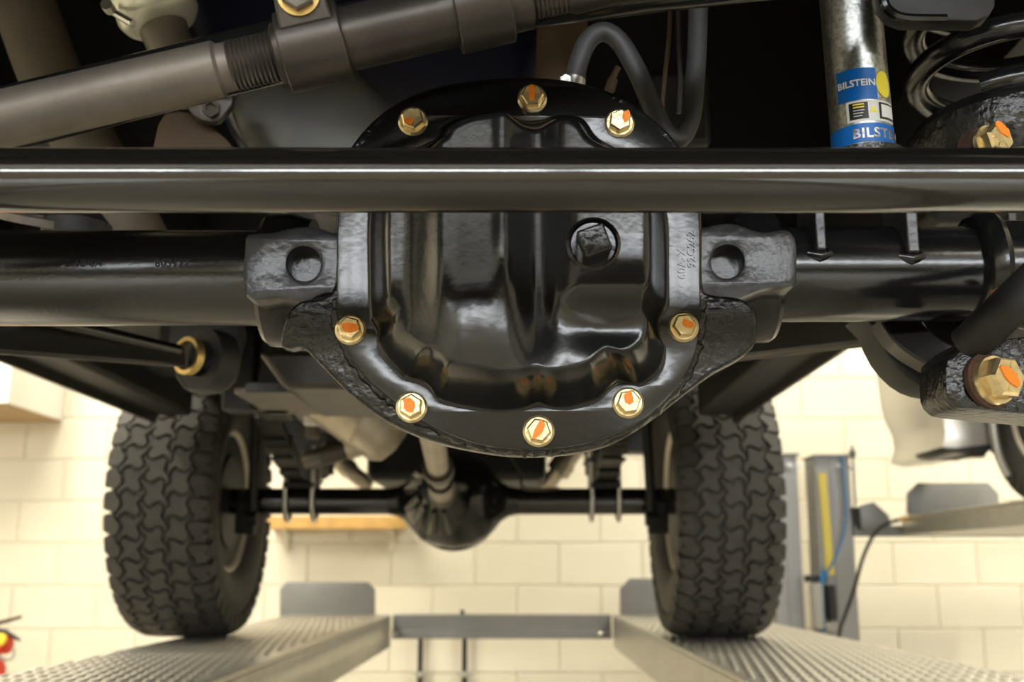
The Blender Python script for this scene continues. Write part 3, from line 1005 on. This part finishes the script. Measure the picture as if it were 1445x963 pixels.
def lug(pts, hole, label, side, zc):
    LY = .822
    lp = pix_loop(pts, LY, 3)
    hl = circ_pix(hole[0], hole[1], hole[2], LY)
    g = curve_plate([lp, hl], LY, .05, .0035)
    # blind bottom of the hole
    c = P(hole[0], hole[1], LY)
    g.lathe([(0, .0001), (0, .0165), (.006, .018)], c + Vector((.0, .020, 0)), (0, 1, 0), 24)
    o = obj('casting_lug', g, 'lug_black', t, sharp=40)
    return o


lug([(351, 345), (356, 335), (385, 333), (404, 328), (428, 325), (452, 328), (470, 334), (482, 330), (484, 370), (482, 414), (468, 408), (450, 411), (430, 420), (408, 416), (392, 413), (352, 412)],
    (428, 372, 30), '', -1, AZL)
lug([(984, 333), (1000, 325), (1030, 320), (1058, 328), (1080, 333), (1105, 329), (1114, 333), (1119, 348), (1118, 392), (1112, 400), (1085, 401), (1062, 408), (1035, 418), (1008, 416), (990, 409), (984, 400)],
    (1027, 369, 29), '', 1, AZR)
# collars around the tube ends
for x0_, x1_, zc in ((P(353, 440, .85).x, P(425, 440, .85).x, AZL), (P(1050, 440, .85).x, P(1114, 440, .85).x, AZR)):
    lo_, hi_ = min(x0_, x1_), max(x0_, x1_)
    wd = hi_ - lo_
    left = lo_ < 0
    pr = [(0, AR), (0, .0535), (.004, .0565), (wd * .6, .0575), (wd, .052)] if left else [(0, .052), (wd * .4, .0575), (wd - .004, .0565), (wd, .0535), (wd, AR)]
    obj('tube_collar', G().lathe(pr, (lo_, AY + .004, zc - .001), (1, 0, 0), 64), 'gloss_black', t, sharp=30)
    # web that sweeps from collar to housing
# bracket tabs welded on the right tube
for px, y0_, y1_, wpx in ((1158, 290, 352, 11), (1288, 290, 356, 12)):
    Yt = AY - AR - .006
    a, b = P(px - wpx / 2, y1_, Yt), P(px + wpx / 2, y0_, Yt)
    obj('shock_tab', G().box((a.x, Yt, a.z), (b.x, AY + .01, b.z + .04)), 'lug_black', t, bevel=.0015)
    obj('weld_bead', G().tube([(a.x - .004, Yt + .010, a.z - .001), ((a.x + b.x) / 2, Yt + .006, a.z - .004), (b.x + .004, Yt + .010, a.z - .001)], .005, 10), 'gloss_black', t)
# yoke at the right end
yk = P(1378, 390, AY)
pr = [(-.006, AR), (-.004, .047), (.0, .052), (.008, .056), (.014, .052), (.016, .046), (.05, .045), (.09, .06), (.13, .062), (.13, .02)]
obj('yoke', G().lathe(pr, (xr1 - .004, AY, AZR), (1, 0, 0), 56), 'gloss_black', t, sharp=30)
obj('yoke_arm', G().tube(smooth_path([(xr1 + .03, AY - .03, AZR - .03), (xr1 + .06, AY - .045, AZR - .05), (xr1 + .10, AY - .04, AZR - .10)], 5), .025, 16), 'gloss_black', t)
obj('rust_chip', G().prism([P(1407, 406, .835), P(1414, 403, .835), P(1422, 408, .835), P(1416, 414, .835), P(1411, 421, .835), P(1406, 413, .835)], (0, .012, 0)), 'rust_bright', t)

# ---------------------------------------------------------------- differential cover
CYP = .772                         # front of the flange
t = thing('differential_cover', 'glossy black differential cover with gold bolts in the centre', 'differential cover', P(733, 640, CYP))
fl = [(750, 121), (820, 128), (890, 155), (945, 203), (975, 255), (985, 310), (986, 390), (985, 465), (972, 518), (942, 562), (902, 598), (850, 624), (795, 637),
      (735, 640), (675, 632), (615, 608), (560, 572), (515, 530), (486, 480), (478, 430), (478, 360), (479, 310), (488, 255), (512, 205), (552, 163), (612, 136), (680, 123)]
fl = [(x, y - 8 * max(0, y - 480) / 160) for x, y in fl]
dm = [(660, 164), (705, 160), (735, 170), (762, 170), (790, 162), (822, 168), (843, 195), (870, 210), (900, 222), (928, 262), (943, 310), (945, 380), (944, 430), (932, 452), (932, 476), (941, 496),
      (932, 528), (905, 546), (878, 540), (860, 552), (845, 566), (810, 578), (780, 578), (760, 573), (738, 580), (700, 583), (655, 577), (620, 568), (606, 552), (590, 541), (570, 536), (545, 512), (531, 490),
      (531, 470), (520, 448), (518, 400), (518, 310), (528, 260), (556, 220), (590, 208), (616, 195), (626, 177)]
CC = (733.0, 385.0)


def polar(poly, n):
    pts = smooth_loop([Vector((x - CC[0], y - CC[1], 0)) for x, y in poly], 6)
    out = []
    for k in range(n):
        a = 2 * PI * k / n
        d = Vector((math.cos(a), math.sin(a), 0))
        best = 0
        for i in range(len(pts)):
            p, q = pts[i], pts[(i + 1) % len(pts)]
            e = q - p
            den = d.x * e.y - d.y * e.x
            if abs(den) < 1e-9: continue
            tt = (p.x * e.y - p.y * e.x) / den
            uu = (p.x * d.y - p.y * d.x) / den
            if tt > 0 and -1e-6 <= uu <= 1 + 1e-6:
                best = max(best, tt)
        out.append(best)
    return out


NA = 240
RF, RD = polar(fl, NA), polar(dm, NA)


def sst(a, b, x):
    q = min(max((x - a) / (b - a), 0), 1)
    return q * q * (3 - 2 * q)


XT = [(515, -.022), (540, -.016), (575, -.013), (605, -.011), (626, -.001), (645, .004), (670, .005), (695, .004), (712, .007), (724, .004), (740, -.006), (762, -.011), (782, -.008), (800, .001), (830, .004), (880, .004), (910, -.001), (946, -.014)]


def xtab(x):
    if x <= XT[0][0]: return XT[0][1]
    for (a, va), (b, vb) in zip(XT, XT[1:]):
        if x <= b:
            return va + (vb - va) * sst(a, b, x)
    return XT[-1][1]


def gs(x, c, w):
    return math.exp(-((x - c) / w) ** 2)


def dome_h(px, py, t):
    e = 1 - sst(.79, 1.0, t)
    low = 1 - sst(470, 600, py)
    h = .050
    h -= .019 * gs(px, 572, 42) * low
    h += .0045 * gs(px, 630, 13) * (1 - sst(380, 520, py))
    h += .004 * gs(px, 672, 40)
    h += .006 * gs(px, 712, 13) * (1 - sst(360, 480, py))
    h -= .014 * gs(px, 757, 24) * (1 - sst(440, 590, py))
    # pad that carries the fill plug
    dx, dy = max(abs(px - 853) - 38, 0), max(abs(py - 370) - 62, 0)
    h += .0085 * (1 - sst(0, 34, math.hypot(dx, dy)))
    h -= .006 * gs(px, 850, 60) * gs(py, 485, 28)
    h += .009 * gs(px, 690, 120) * gs(py, 470, 110)
    h -= .012 * sst(900, 950, px) + .010 * sst(560, 520, px)
    return max(h * e, -.001)


NR = 70
g = G()
vs = []
for i in range(NR + 1):
    tt = i / NR
    tt = 1 - (1 - tt) ** 1.25
    for k in range(NA):
        a = 2 * PI * k / NA
        r = RD[k] * tt
        px, py = CC[0] + r * math.cos(a), CC[1] + r * math.sin(a)
        p = P(px, py, CYP)
        vs.append((p.x, CYP - .001 - dome_h(px, py, tt), p.z))
fs = []
for i in range(NR):
    for k in range(NA):
        k2 = (k + 1) % NA
        fs.append((i * NA + k, i * NA + k2, (i + 1) * NA + k2, (i + 1) * NA + k))
g.add(vs, fs)
obj('dome', g, 'cover_black', t, sharp=80)
# flange ring
ring_o, ring_i = [], []
for k in range(NA):
    a = 2 * PI * k / NA
    ring_o.append((CC[0] + RF[k] * math.cos(a), CC[1] + RF[k] * math.sin(a)))
    ring_i.append((CC[0] + (RD[k] - 4) * math.cos(a), CC[1] + (RD[k] - 4) * math.sin(a)))
g = curve_plate([pix_loop(ring_o, CYP), pix_loop(ring_i, CYP)], CYP, .010, .0012)
flange = obj('flange', g, 'cover_black', t, sharp=40)
# sealant bead squeezed out behind the flange
g = G()
bead = []
for k in range(NA):
    a = 2 * PI * k / NA
    if math.sin(a) > .15:
        rr = RF[k] + 1.0 + random.uniform(-1.5, 1.5)
        bead.append((k, P(CC[0] + rr * math.cos(a), CC[1] + rr * math.sin(a), CYP + .0105)))
bead.sort()
g.tube([p for _, p in bead], [random.uniform(.0035, .0062) for _ in bead], 8)
c = P(740, 640, CYP + .01)
g.lathe([(0, .0001), (.003, .003), (.009, .006)], c + Vector((0, 0, -.004)), (0, 0, 1), 10)
obj('sealant_bead', g, 'cast_black', t)
# cast lettering on the flange, right side
for tx, px, py in (('60A-X', 962, 372), ('92C262', 976, 352)):
    p0 = P(px, py, CYP)
    obj('cast_lettering', text_geo(tx, .0085, lambda v, p0=p0: Vector((p0.x - v.y, CYP - .0001 - v.z, p0.z + v.x)), .0006, 1.05), 'cover_black', flange, flat=True)
marks = {(583, 172): (.25, -.35, .30, .30, 0), (751, 140): (.05, .15, .24, .62, 0), (874, 175): (-.50, .30, .28, .42, .3),
         (495, 466): (-.05, .05, .55, .34, 0), (964, 462): (-.25, .05, .42, .30, .4), (581, 575): (.1, .05, .34, .55, -.5),
         (760, 609): (.02, .0, .26, .75, .45), (886, 569): (.02, .25, .28, .48, -.1)}
for k, ((px, py), mk) in enumerate(marks.items()):
    hex_bolt(t, P(px, py, CYP) + Vector((0, -.0003, 0)), (0, -1, -.02), .0112, .0086, .0088, mk, rot=.2 + k * .37)
# fill plug
pc = P(829, 371, CYP)
hh = .0605
pl = G()
o_ = Vector((pc.x, CYP - hh + .006, pc.z - .004))
pl.lathe([(0, .0185), (.008, .0185), (.010, .0165), (.006, .0150), (.006, .0001)], o_, (0, -1, -.05), 32)
plug = obj('fill_plug', pl, 'gloss_black', t)
ax, e1, e2 = basis((0, -1, -.05))
an = .35
d1, d2 = e1 * math.cos(an) + e2 * math.sin(an), -e1 * math.sin(an) + e2 * math.cos(an)
b0 = o_ + ax * .006
q = .0095
obj('square_head', G().prism([b0 + d1 * q + d2 * q, b0 + d1 * q - d2 * q, b0 - d1 * q - d2 * q, b0 - d1 * q + d2 * q], ax * .014), 'cast_black', plug, bevel=.0015)

# ================================================================ STEERING
TY, TZ, TR = .60, .2182, .0187
t = thing('tie_rod', 'polished black tie rod running straight across in front of the cover', 'steering rod', (0, TY, TZ))
obj('bar', G().tube([(-.60, TY, TZ), (.32, TY, TZ)], TR, 72), 'rod_black', t)
obj('rod_end', G().tube([(.32, TY, TZ), (.325, TY, TZ), (.36, TY + .02, TZ), (.42, TY + .05, TZ)], [.015, .017, .019, .022], 32), 'gloss_black', t)
obj('rod_end', G().tube([(-.60, TY, TZ), (-.605, TY, TZ), (-.70, TY + .03, TZ)], [.015, .017, .02], 32), 'gloss_black', t)

DY = .66


def dlp(px, off=0.0):
    return P(px, 169 - .232 * px + off, DY)


dd = (dlp(760) - dlp(0)).normalized()
t = thing('drag_link', 'grey steel drag link with threaded adjuster crossing the upper left', 'steering rod', dlp(200))
obj('left_rod', G().tube([dlp(-260), dlp(308), dlp(313), dlp(327)], [.01831, .01831, .01597, .01575], 56), 'raw_steel', t, sharp=25)


def thread(pa, pb, r, name, n):
    L = (pb - pa).length
    d = (pb - pa) / L
    path, rad_ = [], []
    for i in range(n * 4 + 1):
        path.append(pa + d * (L * i / (n * 4)))
        rad_.append(r + (0, .0006, .0011, .0006)[i % 4] - .0006)
    return obj(name, G().tube(path, rad_, 48), 'dark_steel', t, sharp=25)


thread(dlp(326), dlp(400), .01618, 'threaded_section', 12)
sl = obj('adjuster_sleeve', G().tube([dlp(390), dlp(392), dlp(398), dlp(745)], [.01810, .02001, .02065, .02065], 56), 'dark_steel', t)
thread(dlp(742), dlp(800), .01544, 'threaded_section', 9)
obj('right_rod', G().tube([dlp(798), dlp(805), dlp(1300)], [.01544, .01756, .01756], 40), 'dark_steel', t)


def clamp(px0, px1, full, tilt):
    a, b = dlp(px0), dlp(px1)
    g = G()
    r0, r1 = .02086, .02608
    g.lathe([(0, r0), (0, r1), ((b - a).length, r1), ((b - a).length, r0)], a, dd, 56, closed=True)
    cl = obj('clamp', g, 'dark_steel', t, bevel=.001)
    if full:
        mid = (a + b) / 2
        L = (b - a).length * .40
        up = Vector((0, -.28, 1)).normalized()
        up = (up - dd * up.dot(dd)).normalized()
        fr = dd.cross(up)
        if fr.y > 0: fr = -fr
        pts = []
        for s1, h_ in ((-1.06, .00905), (1.06, .00905), (.86, .05110), (-.86, .05110)):
            pts.append(mid + dd * L * s1 + up * h_ + fr * .02512)
        g = G().prism(pts, fr * -.01065)
        obj('clamp_ear', g, 'dark_steel', cl, bevel=.002)
        c0 = mid + up * .02789 + fr * .02512
        g = G()
        g.lathe([(0, .01331), (.002, .01331), (.0021, .01065)], c0, fr, 28)
        obj('washer', g, 'brass', cl)
        obj('clamp_bolt', G().lathe([(.002, .01086), (.00852, .01086), (.00958, .00958)], c0, fr, 6), 'raw_steel', cl)
    return cl


clamp(400, 487, True, 0)
clamp(640, 716, False, 0)

KY = .72
t = thing('track_bar', 'black track bar lying just behind the grey drag link', 'suspension bar', P(200, 121, KY))
obj('bar', G().tube(smooth_path([P(-260, 234, KY), P(200, 121, KY), P(390, 74, KY), P(640, 16, KY), P(747, -5, KY), P(961, -31, KY), P(1118, -47, KY), P(1300, -60, KY)], 4), .0222, 40), 'gloss_black', t)

# ================================================================ SHOCK ABSORBER (front)
s0, s1 = P(1219, 221, .86), P(1196, -40, .86)
sd = (s1 - s0).normalized()
SR = .0252
t = thing('front_shock', 'silver shock absorber with blue label standing behind the tie rod', 'shock absorber', s0)
body = obj('shock_body', G().tube([s0, s0 + sd * .004, s1 + sd * .15], [SR - .001, SR, SR], 64), 'shock', t)
obj('lower_cup', G().lathe([(-.02, .012), (-.012, .030), (-.004, .0325), (0.0, .0325), (.001, .0265)], s0, sd, 48), 'cast_black', t)
e_f = (Vector((0, -1, 0)) - sd * sd.dot(Vector((0, -1, 0)))).normalized()      # towards the camera
e_r = e_f.cross(sd)
if e_r.x < 0: e_r = -e_r
# direction to the camera from the shock in its own cross-section plane
vc = -s0.normalized()
vc = (vc - sd * vc.dot(sd)).normalized()
a_cam = math.atan2(vc.dot(e_r), vc.dot(e_f))


def shock_pt(ang, hgt, lift):
    a = a_cam + ang
    return s0 + sd * hgt + (e_f * math.cos(a) + e_r * math.sin(a)) * (SR + lift)


def shock_h(py):
    # height along the axis whose front point is seen at row py
    best = None
    for k in range(400):
        h_ = -.01 + k * .0006
        p = shock_pt(0, h_, 0)
        pyk = CY - F * math.tan(math.atan2(p.z, p.y) - TH)
        if best is None or abs(pyk - py) < best[0]:
            best = (abs(pyk - py), h_)
    return best[1]


def patch(a0, a1, p0, p1, lift, m, name, parent, round_=False):
    g = G()
    n, k = 24, 8
    h0, h1 = shock_h(p1), shock_h(p0)
    vs = []
    for i in range(n + 1):
        q = i / n
        an = a0 + (a1 - a0) * q
        hm, hw_ = (h0 + h1) / 2, (h1 - h0) / 2
        if round_:
            hw_ *= math.sqrt(max(1 - (2 * q - 1) ** 2, 0.0004))
        for j in range(k + 1):
            vs.append(shock_pt(an, hm + hw_ * (2 * j / k - 1), lift))
    fs = [(i * (k + 1) + j, i * (k + 1) + j + 1, (i + 1) * (k + 1) + j + 1, (i + 1) * (k + 1) + j) for i in range(n) for j in range(k)]
    g.add(vs, fs)
    return obj(name, g, m, parent)


def stext(tx, size, ang, py, lift, m, name, parent, rot=0.0, sp=1.0):
    h_ = shock_h(py)

    def fn(v):
        return shock_pt(ang + v.x / SR, h_ + v.y + v.x * rot, lift + v.z)
    return obj(name, text_geo(tx, size, fn, .00015, sp, size * .025), m, parent, flat=True)


lb = patch(-.70, .62, 96, 141, .0003, 'label_blue', 'brand_label', t)
stext('BILSTEIN', .0080, -.04, 118, .0006, 'label_white', 'label_lettering', lb, .0, 1.0)
patch(.60, 1.25, 99, 136, .0004, 'label_yellow', 'label_disc', lb, True)
wl = patch(-.42, 1.30, 142, 171, .0003, 'label_white', 'warning_label', t)
patch(-.33, .26, 144.5, 168.5, .0006, 'label_black', 'warning_panel', wl)
for q, yy in enumerate((147.5, 151.5)):
    patch(-.20, .14, yy - 1.0, yy + .8, .0009, 'label_yellow', 'warning_line', wl)
for q, yy in enumerate((156, 160, 164)):
    patch(-.20, .14 - .04 * q, yy - .6, yy + .6, .0009, 'label_white', 'warning_line', wl)
h_ = shock_h(159)
tri = G().add([shock_pt(.30, h_, .0006), shock_pt(.56, h_, .0006), shock_pt(.43, h_ + .0062, .0006)], [(0, 1, 2)])
obj('warning_triangle', tri, 'label_yellow', wl)
patch(.62, 1.25, 145, 168, .0006, 'label_black', 'warning_panel', wl)
patch(.70, 1.25, 147.5, 165.5, .0009, 'label_white', 'warning_text_box', wl)
bl = patch(-1.5, 1.45, 174, 201, .0003, 'label_blue', 'brand_band', t)
stext('BILSTEIN', .0115, .68, 189, .0006, 'shock', 'band_lettering', bl, .0, 1.1)

# ================================================================ COIL SPRING
SPX, SPY = P(1412, 150, .93).x, .93
zb_ = P(1412, 205, SPY).z
t = thing('coil_spring', 'glossy black coil spring at the upper right', 'coil spring', (SPX, SPY, zb_))
RS, RW = .070, .0112
path = []
for i in range(0, 49 * 5):
    a = i * 2 * PI / 48 - 2.2
    rr = RS
    path.append((SPX + rr * math.cos(a), SPY + rr * math.sin(a), zb_ + .030 + .047 * (i / 48)))
obj('coil', G().tube(path, RW, 18), 'gloss_black', t)
obj('rubber_seat', G().lathe([(-.03, .03), (-.032, .074), (-.012, .084), (.012, .082), (.024, .070), (.024, .045), (.0, .03)], (SPX, SPY, zb_ + .005), (-.10, -.0, 1), 56, closed=True), 'cast_black', t)
# plate above the spring
lp = pix_loop([(1248, -60), (1250, 2), (1262, 16), (1280, 23), (1378, 24), (1392, 18), (1400, 5), (1402, -60)], .80, 0)
t = thing('bump_stop_bracket', 'black rounded bracket plate above the coil spring', 'bracket', P(1325, 24, .80))
obj('plate', curve_plate([lp], .80, .02, .003), 'matt_black', t)
obj('plate_rim', G().tube(smooth_path([P(1246, -40, .80), P(1247, 0, .80), P(1258, 18, .80), P(1280, 26, .80), P(1335, 27, .80)], 4), .004, 8), 'gloss_black', t)

# ================================================================ HOSES
HYY = .86
t = thing('vent_hose', 'grey rubber breather hose looping up behind the cover top', 'hose', P(810, 130, HYY))
hp_ = [(806, 140), (810, 122), (814, 98), (824, 68), (836, 51), (851, 45), (866, 51), (878, 64), (889, 82), (902, 107), (916, 140), (930, 172), (943, 192), (957, 196), (969, 183), (977, 155), (981, 110), (984, 60), (986, -30)]
obj('hose', G().tube(smooth_path([P(x, y, HYY + (0 if i < 13 else .004 * (i - 12))) for i, (x, y) in enumerate(hp_)], 5), .0083, 24), 'rubber', t)
ca, cb_ = P(806, 134, HYY), P(811, 112, HYY)
cl = obj('hose_clamp', G().lathe([(0, .0086), (0, .0096), ((cb_ - ca).length, .0096), ((cb_ - ca).length, .0086)], ca, cb_ - ca, 32, closed=True), 'zinc', t)
cc = P(800, 117, HYY - .008)
obj('clamp_screw', G().lathe([(0, .0058), (.008, .0058), (.009, .0045)], cc, (-.15, -1, -.1), 6).box(P(786, 128, HYY - .006), P(803, 116, HYY - .002)), 'zinc', cl)
for k, (pts, r_, lab, m) in enumerate((
        ([(947, -20), (944, 50), (938, 110), (934, 160)], .0022, 'thin tan brake line hanging right of the breather hose', 'brown_pipe'),
        ([(957, -10), (957, 60), (960, 110), (958, 160)], .0025, 'thin dark wire right of the tan brake line', 'dark_steel'),
        ([(872, 95), (862, 118), (856, 142)], .003, 'short brown line inside the loop of the breather hose', 'brown_pipe'))):
    g = G().tube(smooth_path([P(x, y, 1.0) for x, y in pts], 4), r_, 8)
    if k == 2:
        g.tube([P(865, 112, 1.0), P(860, 128, 1.0)], .005, 8)
    tag(obj('brake_line', g, m, loc=P(pts[-1][0], pts[-1][1], 1.0)), lab, 'pipe')

# ================================================================ ENGINE PARTS ABOVE
t = thing('oil_pan', 'dark blue and grey engine oil pan behind the drag link', 'oil pan', P(470, 210, 1.15))
lp = pix_loop([(300, -90), (304, 20), (318, 75), (340, 130), (358, 165), (400, 205), (470, 232), (560, 240), (640, 230), (690, 190), (720, 120), (725, -90)], 1.1, 3)
obj('pan_shell', curve_plate([lp], 1.1, .42, .03), 'navy', t, sharp=60)
lp = pix_loop([(338, 60), (350, 150), (372, 182), (408, 214), (470, 240), (540, 240), (560, 190), (525, 150), (480, 105), (440, 60)], 1.06, 3)
obj('pan_sump', curve_plate([lp], 1.06, .12, .02), 'pan_grey', t, sharp=60)

t = thing('exhaust_downpipe', 'dull tan exhaust downpipe slanting behind the drag link at far left', 'exhaust pipe', P(175, 320, 1.2))
obj('pipe', G().tube(smooth_path([P(10, -60, 1.2), P(32, 0, 1.2), P(75, 115, 1.2), P(130, 220, 1.2), P(182, 320, 1.2), P(215, 380, 1.25)], 4), .036, 32), 'tan_metal', t)

t = thing('oil_filter_canister', 'bright metal canister with clamp at the top left', 'canister', P(225, 70, 1.05))
ax_ = (P(200, -60, 1.05) - P(232, 30, 1.05)).normalized()
obj('canister', G().lathe([(0, .0001), (.0, .030), (.004, .038), (.012, .042), (.2, .042)], P(228, 34, 1.05), ax_, 48), 'canister', t)
obj('lower_pipe', G().tube([P(225, 25, 1.06), P(250, 90, 1.06), P(262, 140, 1.06)], [.026, .022, .022], 24), 'raw_steel', t)
obj('band_clamp', G().tube([P(152, 10, 1.02), P(165, 20, 1.01), P(188, 33, 1.0)], .004, 8).lathe([(0, .006), (.012, .006)], P(156, 14, 1.0), (0, -1, 0), 8), 'zinc', t)

t = thing('steering_bracket', 'tan bracket with hex nut between drag link and tie rod', 'bracket', P(285, 205, 1.0))
obj('plate', curve_plate([pix_loop([(225, 260), (226, 176), (248, 160), (275, 167), (300, 185), (330, 215), (340, 260)], 1.02, 2)], 1.02, .02, .003), 'brown_pipe', t)
obj('nut_plate', curve_plate([pix_loop([(262, 130), (275, 160), (298, 168), (312, 160), (325, 132)], 1.0, 2)], 1.0, .012, .003), 'dark_steel', t)
obj('nut', G().lathe([(0, .009), (.008, .009), (.008, .005), (.004, .005), (.004, .0001)], P(298, 153, .998), (.2, -1, -.3), 6), 'dark_steel', t)

t = thing('propshaft_tube', 'brown vertical pipe standing behind the breather hose clamp', 'pipe', P(792, 140, 1.05))
obj('tube', G().tube([P(796, -60, 1.05), P(790, 160, 1.05)], .026, 32), 'brown_pipe', t)
t = thing('left_hanger', 'black rubber mount just above the left axle tube', 'mount', P(110, 320, 1.1))
obj('mount', G().lathe([(-.02, .02), (-.014, .033), (0, .036), (.012, .026), (.02, .015)], P(108, 318, 1.1), (0, 0, 1), 24), 'matt_black', t)
obj('washer', G().lathe([(-.004, .02), (-.004, .045), (.004, .045), (.004, .02)], P(60, 312, 1.1), (0.2, -.3, 1), 24, closed=True), 'raw_steel', t)

# ================================================================ LOWER CONTROL ARMS
t = thing('lower_control_arm', 'black control arm with yellow-ringed bushing below the left axle tube', 'control arm', P(268, 503, 1.5))
B = P(268, 503, 1.5)
obj('arm', G().prism([P(-260, 462, 1.0), P(-260, 500, 1.0), P(-260, 500, 1.06), P(-260, 462, 1.06)], (0, 0, 0)) if False else
    G().add([P(-240, 400, .98), P(262, 489, 1.46), P(262, 519, 1.46), P(-240, 484, .98),
             P(-240, 400, 1.03), P(262, 489, 1.53), P(262, 519, 1.53), P(-240, 484, 1.03)],
            [(0, 1, 2, 3), (7, 6, 5, 4), (0, 4, 5, 1), (3, 2, 6, 7), (0, 3, 7, 4), (1, 5, 6, 2)]), 'arm_black', t, bevel=.006)
obj('arm_rib', G().tube([P(60, 450, 1.2), P(250, 494, 1.45)], .008, 10), 'gloss_black', t)
bx = (P(268, 503, 1.5) - P(240, 503, 1.47)).normalized()
obj('bushing_ring', G().lathe([(-.004, .0205), (-.004, .0265), (.008, .0265), (.008, .0205)], B, (-.55, -.83, 0), 40, closed=True), 'brass', t)
obj('bushing_rubber', G().lathe([(-.03, .03), (-.03, .044), (.004, .044), (.004, .026)], B + Vector((.012, .02, 0)), (-.55, -.83, 0), 36, closed=True), 'matt_black', t)
lp = pix_loop([(245, 440), (330, 440), (325, 500), (318, 530), (295, 545), (270, 545), (252, 530)], 1.56, 2)
obj('frame_bracket', curve_plate([lp], 1.56, .05, .004), 'under_black', t)

t = thing('lower_control_arm', 'black control arm with pale lower edge below the right axle tube', 'control arm', P(1000, 480, 1.5))
obj('arm', G().add([P(1330, 430, .98), P(960, 455, 1.46), P(960, 516, 1.46), P(1330, 474, .98),
                    P(1330, 430, 1.03), P(960, 455, 1.52), P(960, 516, 1.52), P(1330, 474, 1.03)],
                   [(3, 2, 1, 0), (4, 5, 6, 7), (1, 5, 4, 0), (7, 6, 2, 3), (4, 7, 3, 0), (2, 6, 5, 1)]), 'arm_black', t, bevel=.006)
obj('arm_seam', G().tube([P(1245, 482, 1.10), P(1022, 508, 1.42)], .004, 8), 'dark_steel', t)

# bracket with the big bolt at lower right
t = thing('arm_bracket', 'black axle bracket with large gold bolt at the lower right', 'bracket', P(1400, 560, .80))
lp = pix_loop([(1342, 512), (1340, 530), (1341, 552), (1350, 566), (1372, 572), (1480, 582), (1560, 585), (1560, 480), (1470, 478), (1400, 488), (1362, 498)], .79, 2)
obj('side_plate', curve_plate([lp], .79, .055, .003), 'cast_black', t)
hex_bolt(t, P(1400, 538, .789), (.36, -.9, .05), .0185, .0158, .017, (.0, .0, .2, .55, -.75), rot=.5, ticks=True)
obj('rust_washer', G().lathe([(-.004, .012), (-.004, .0205), (.001, .021), (.001, .012)], P(1398, 537, .789), (.30, -.9, .05), 36, closed=True), 'rust', t)
# curved strap
g = G()
cv = smooth_path([P(1240, 450, .93), P(1264, 484, .92), P(1300, 510, .91), P(1345, 530, .90), P(1400, 540, .90)], 5)
top = smooth_path([P(1295, 440, .93), P(1308, 460, .92), P(1326, 476, .91), P(1350, 488, .90), P(1400, 498, .90)], 5)
vs = []
for a, b in zip(cv, top):
    vs += [a, b, b + Vector((0, .03, .0)), a + Vector((0, .03, .0))]
fs = []
for i in range(len(cv) - 1):
    for j in range(4):
        j2 = (j + 1) % 4
        fs.append((4 * i + j, 4 * i + j2, 4 * i + 4 + j2, 4 * i + 4 + j))
fs += [(0, 1, 2, 3), tuple(4 * (len(cv) - 1) + j for j in range(4))]
obj('curved_strap', G().add(vs, fs), 'arm_black', t, bevel=.003)
obj('outer_plate', curve_plate([pix_loop([(1226, 430), (1238, 462), (1256, 500), (1283, 530), (1313, 545), (1352, 549), (1400, 549), (1400, 430)], .95, 2)], .95, .05, .003), 'under_black', t)
obj('bump_pad', G().prism([P(1338, 500, .83), P(1364, 478, .83), P(1372, 495, .83), P(1352, 522, .83), P(1338, 520, .83)], (0, .06, 0)), 'matt_black', t, bevel=.002)

# dark rubber boot arm crossing the corner
t = thing('steering_damper', 'matt black arm slanting down at the right edge', 'suspension bar', P(1400, 480, .78))
obj('arm', G().tube(smooth_path([P(1530, 330, .78), P(1445, 412, .78), P(1404, 452, .78), P(1366, 488, .80)], 5), .0150, 28), 'matt_black', t)

# upper right gold bolt behind the tie rod
t = thing('upper_arm_bolt', 'large gold bolt with orange mark above the tie rod at right', 'bolt', P(1403, 205, .80))
hex_bolt(t, P(1392, 204, .80), (.35, -.93, .0), .0135, .0125, .016, (-.1, .5, .22, .5, -.9), rot=.3, name='bolt_head')
obj('bolt_boss', G().lathe([(-.012, .0145), (0, .0145), (0, .01)], P(1388, 205, .803), (.35, -.93, 0), 20), 'rust', t)
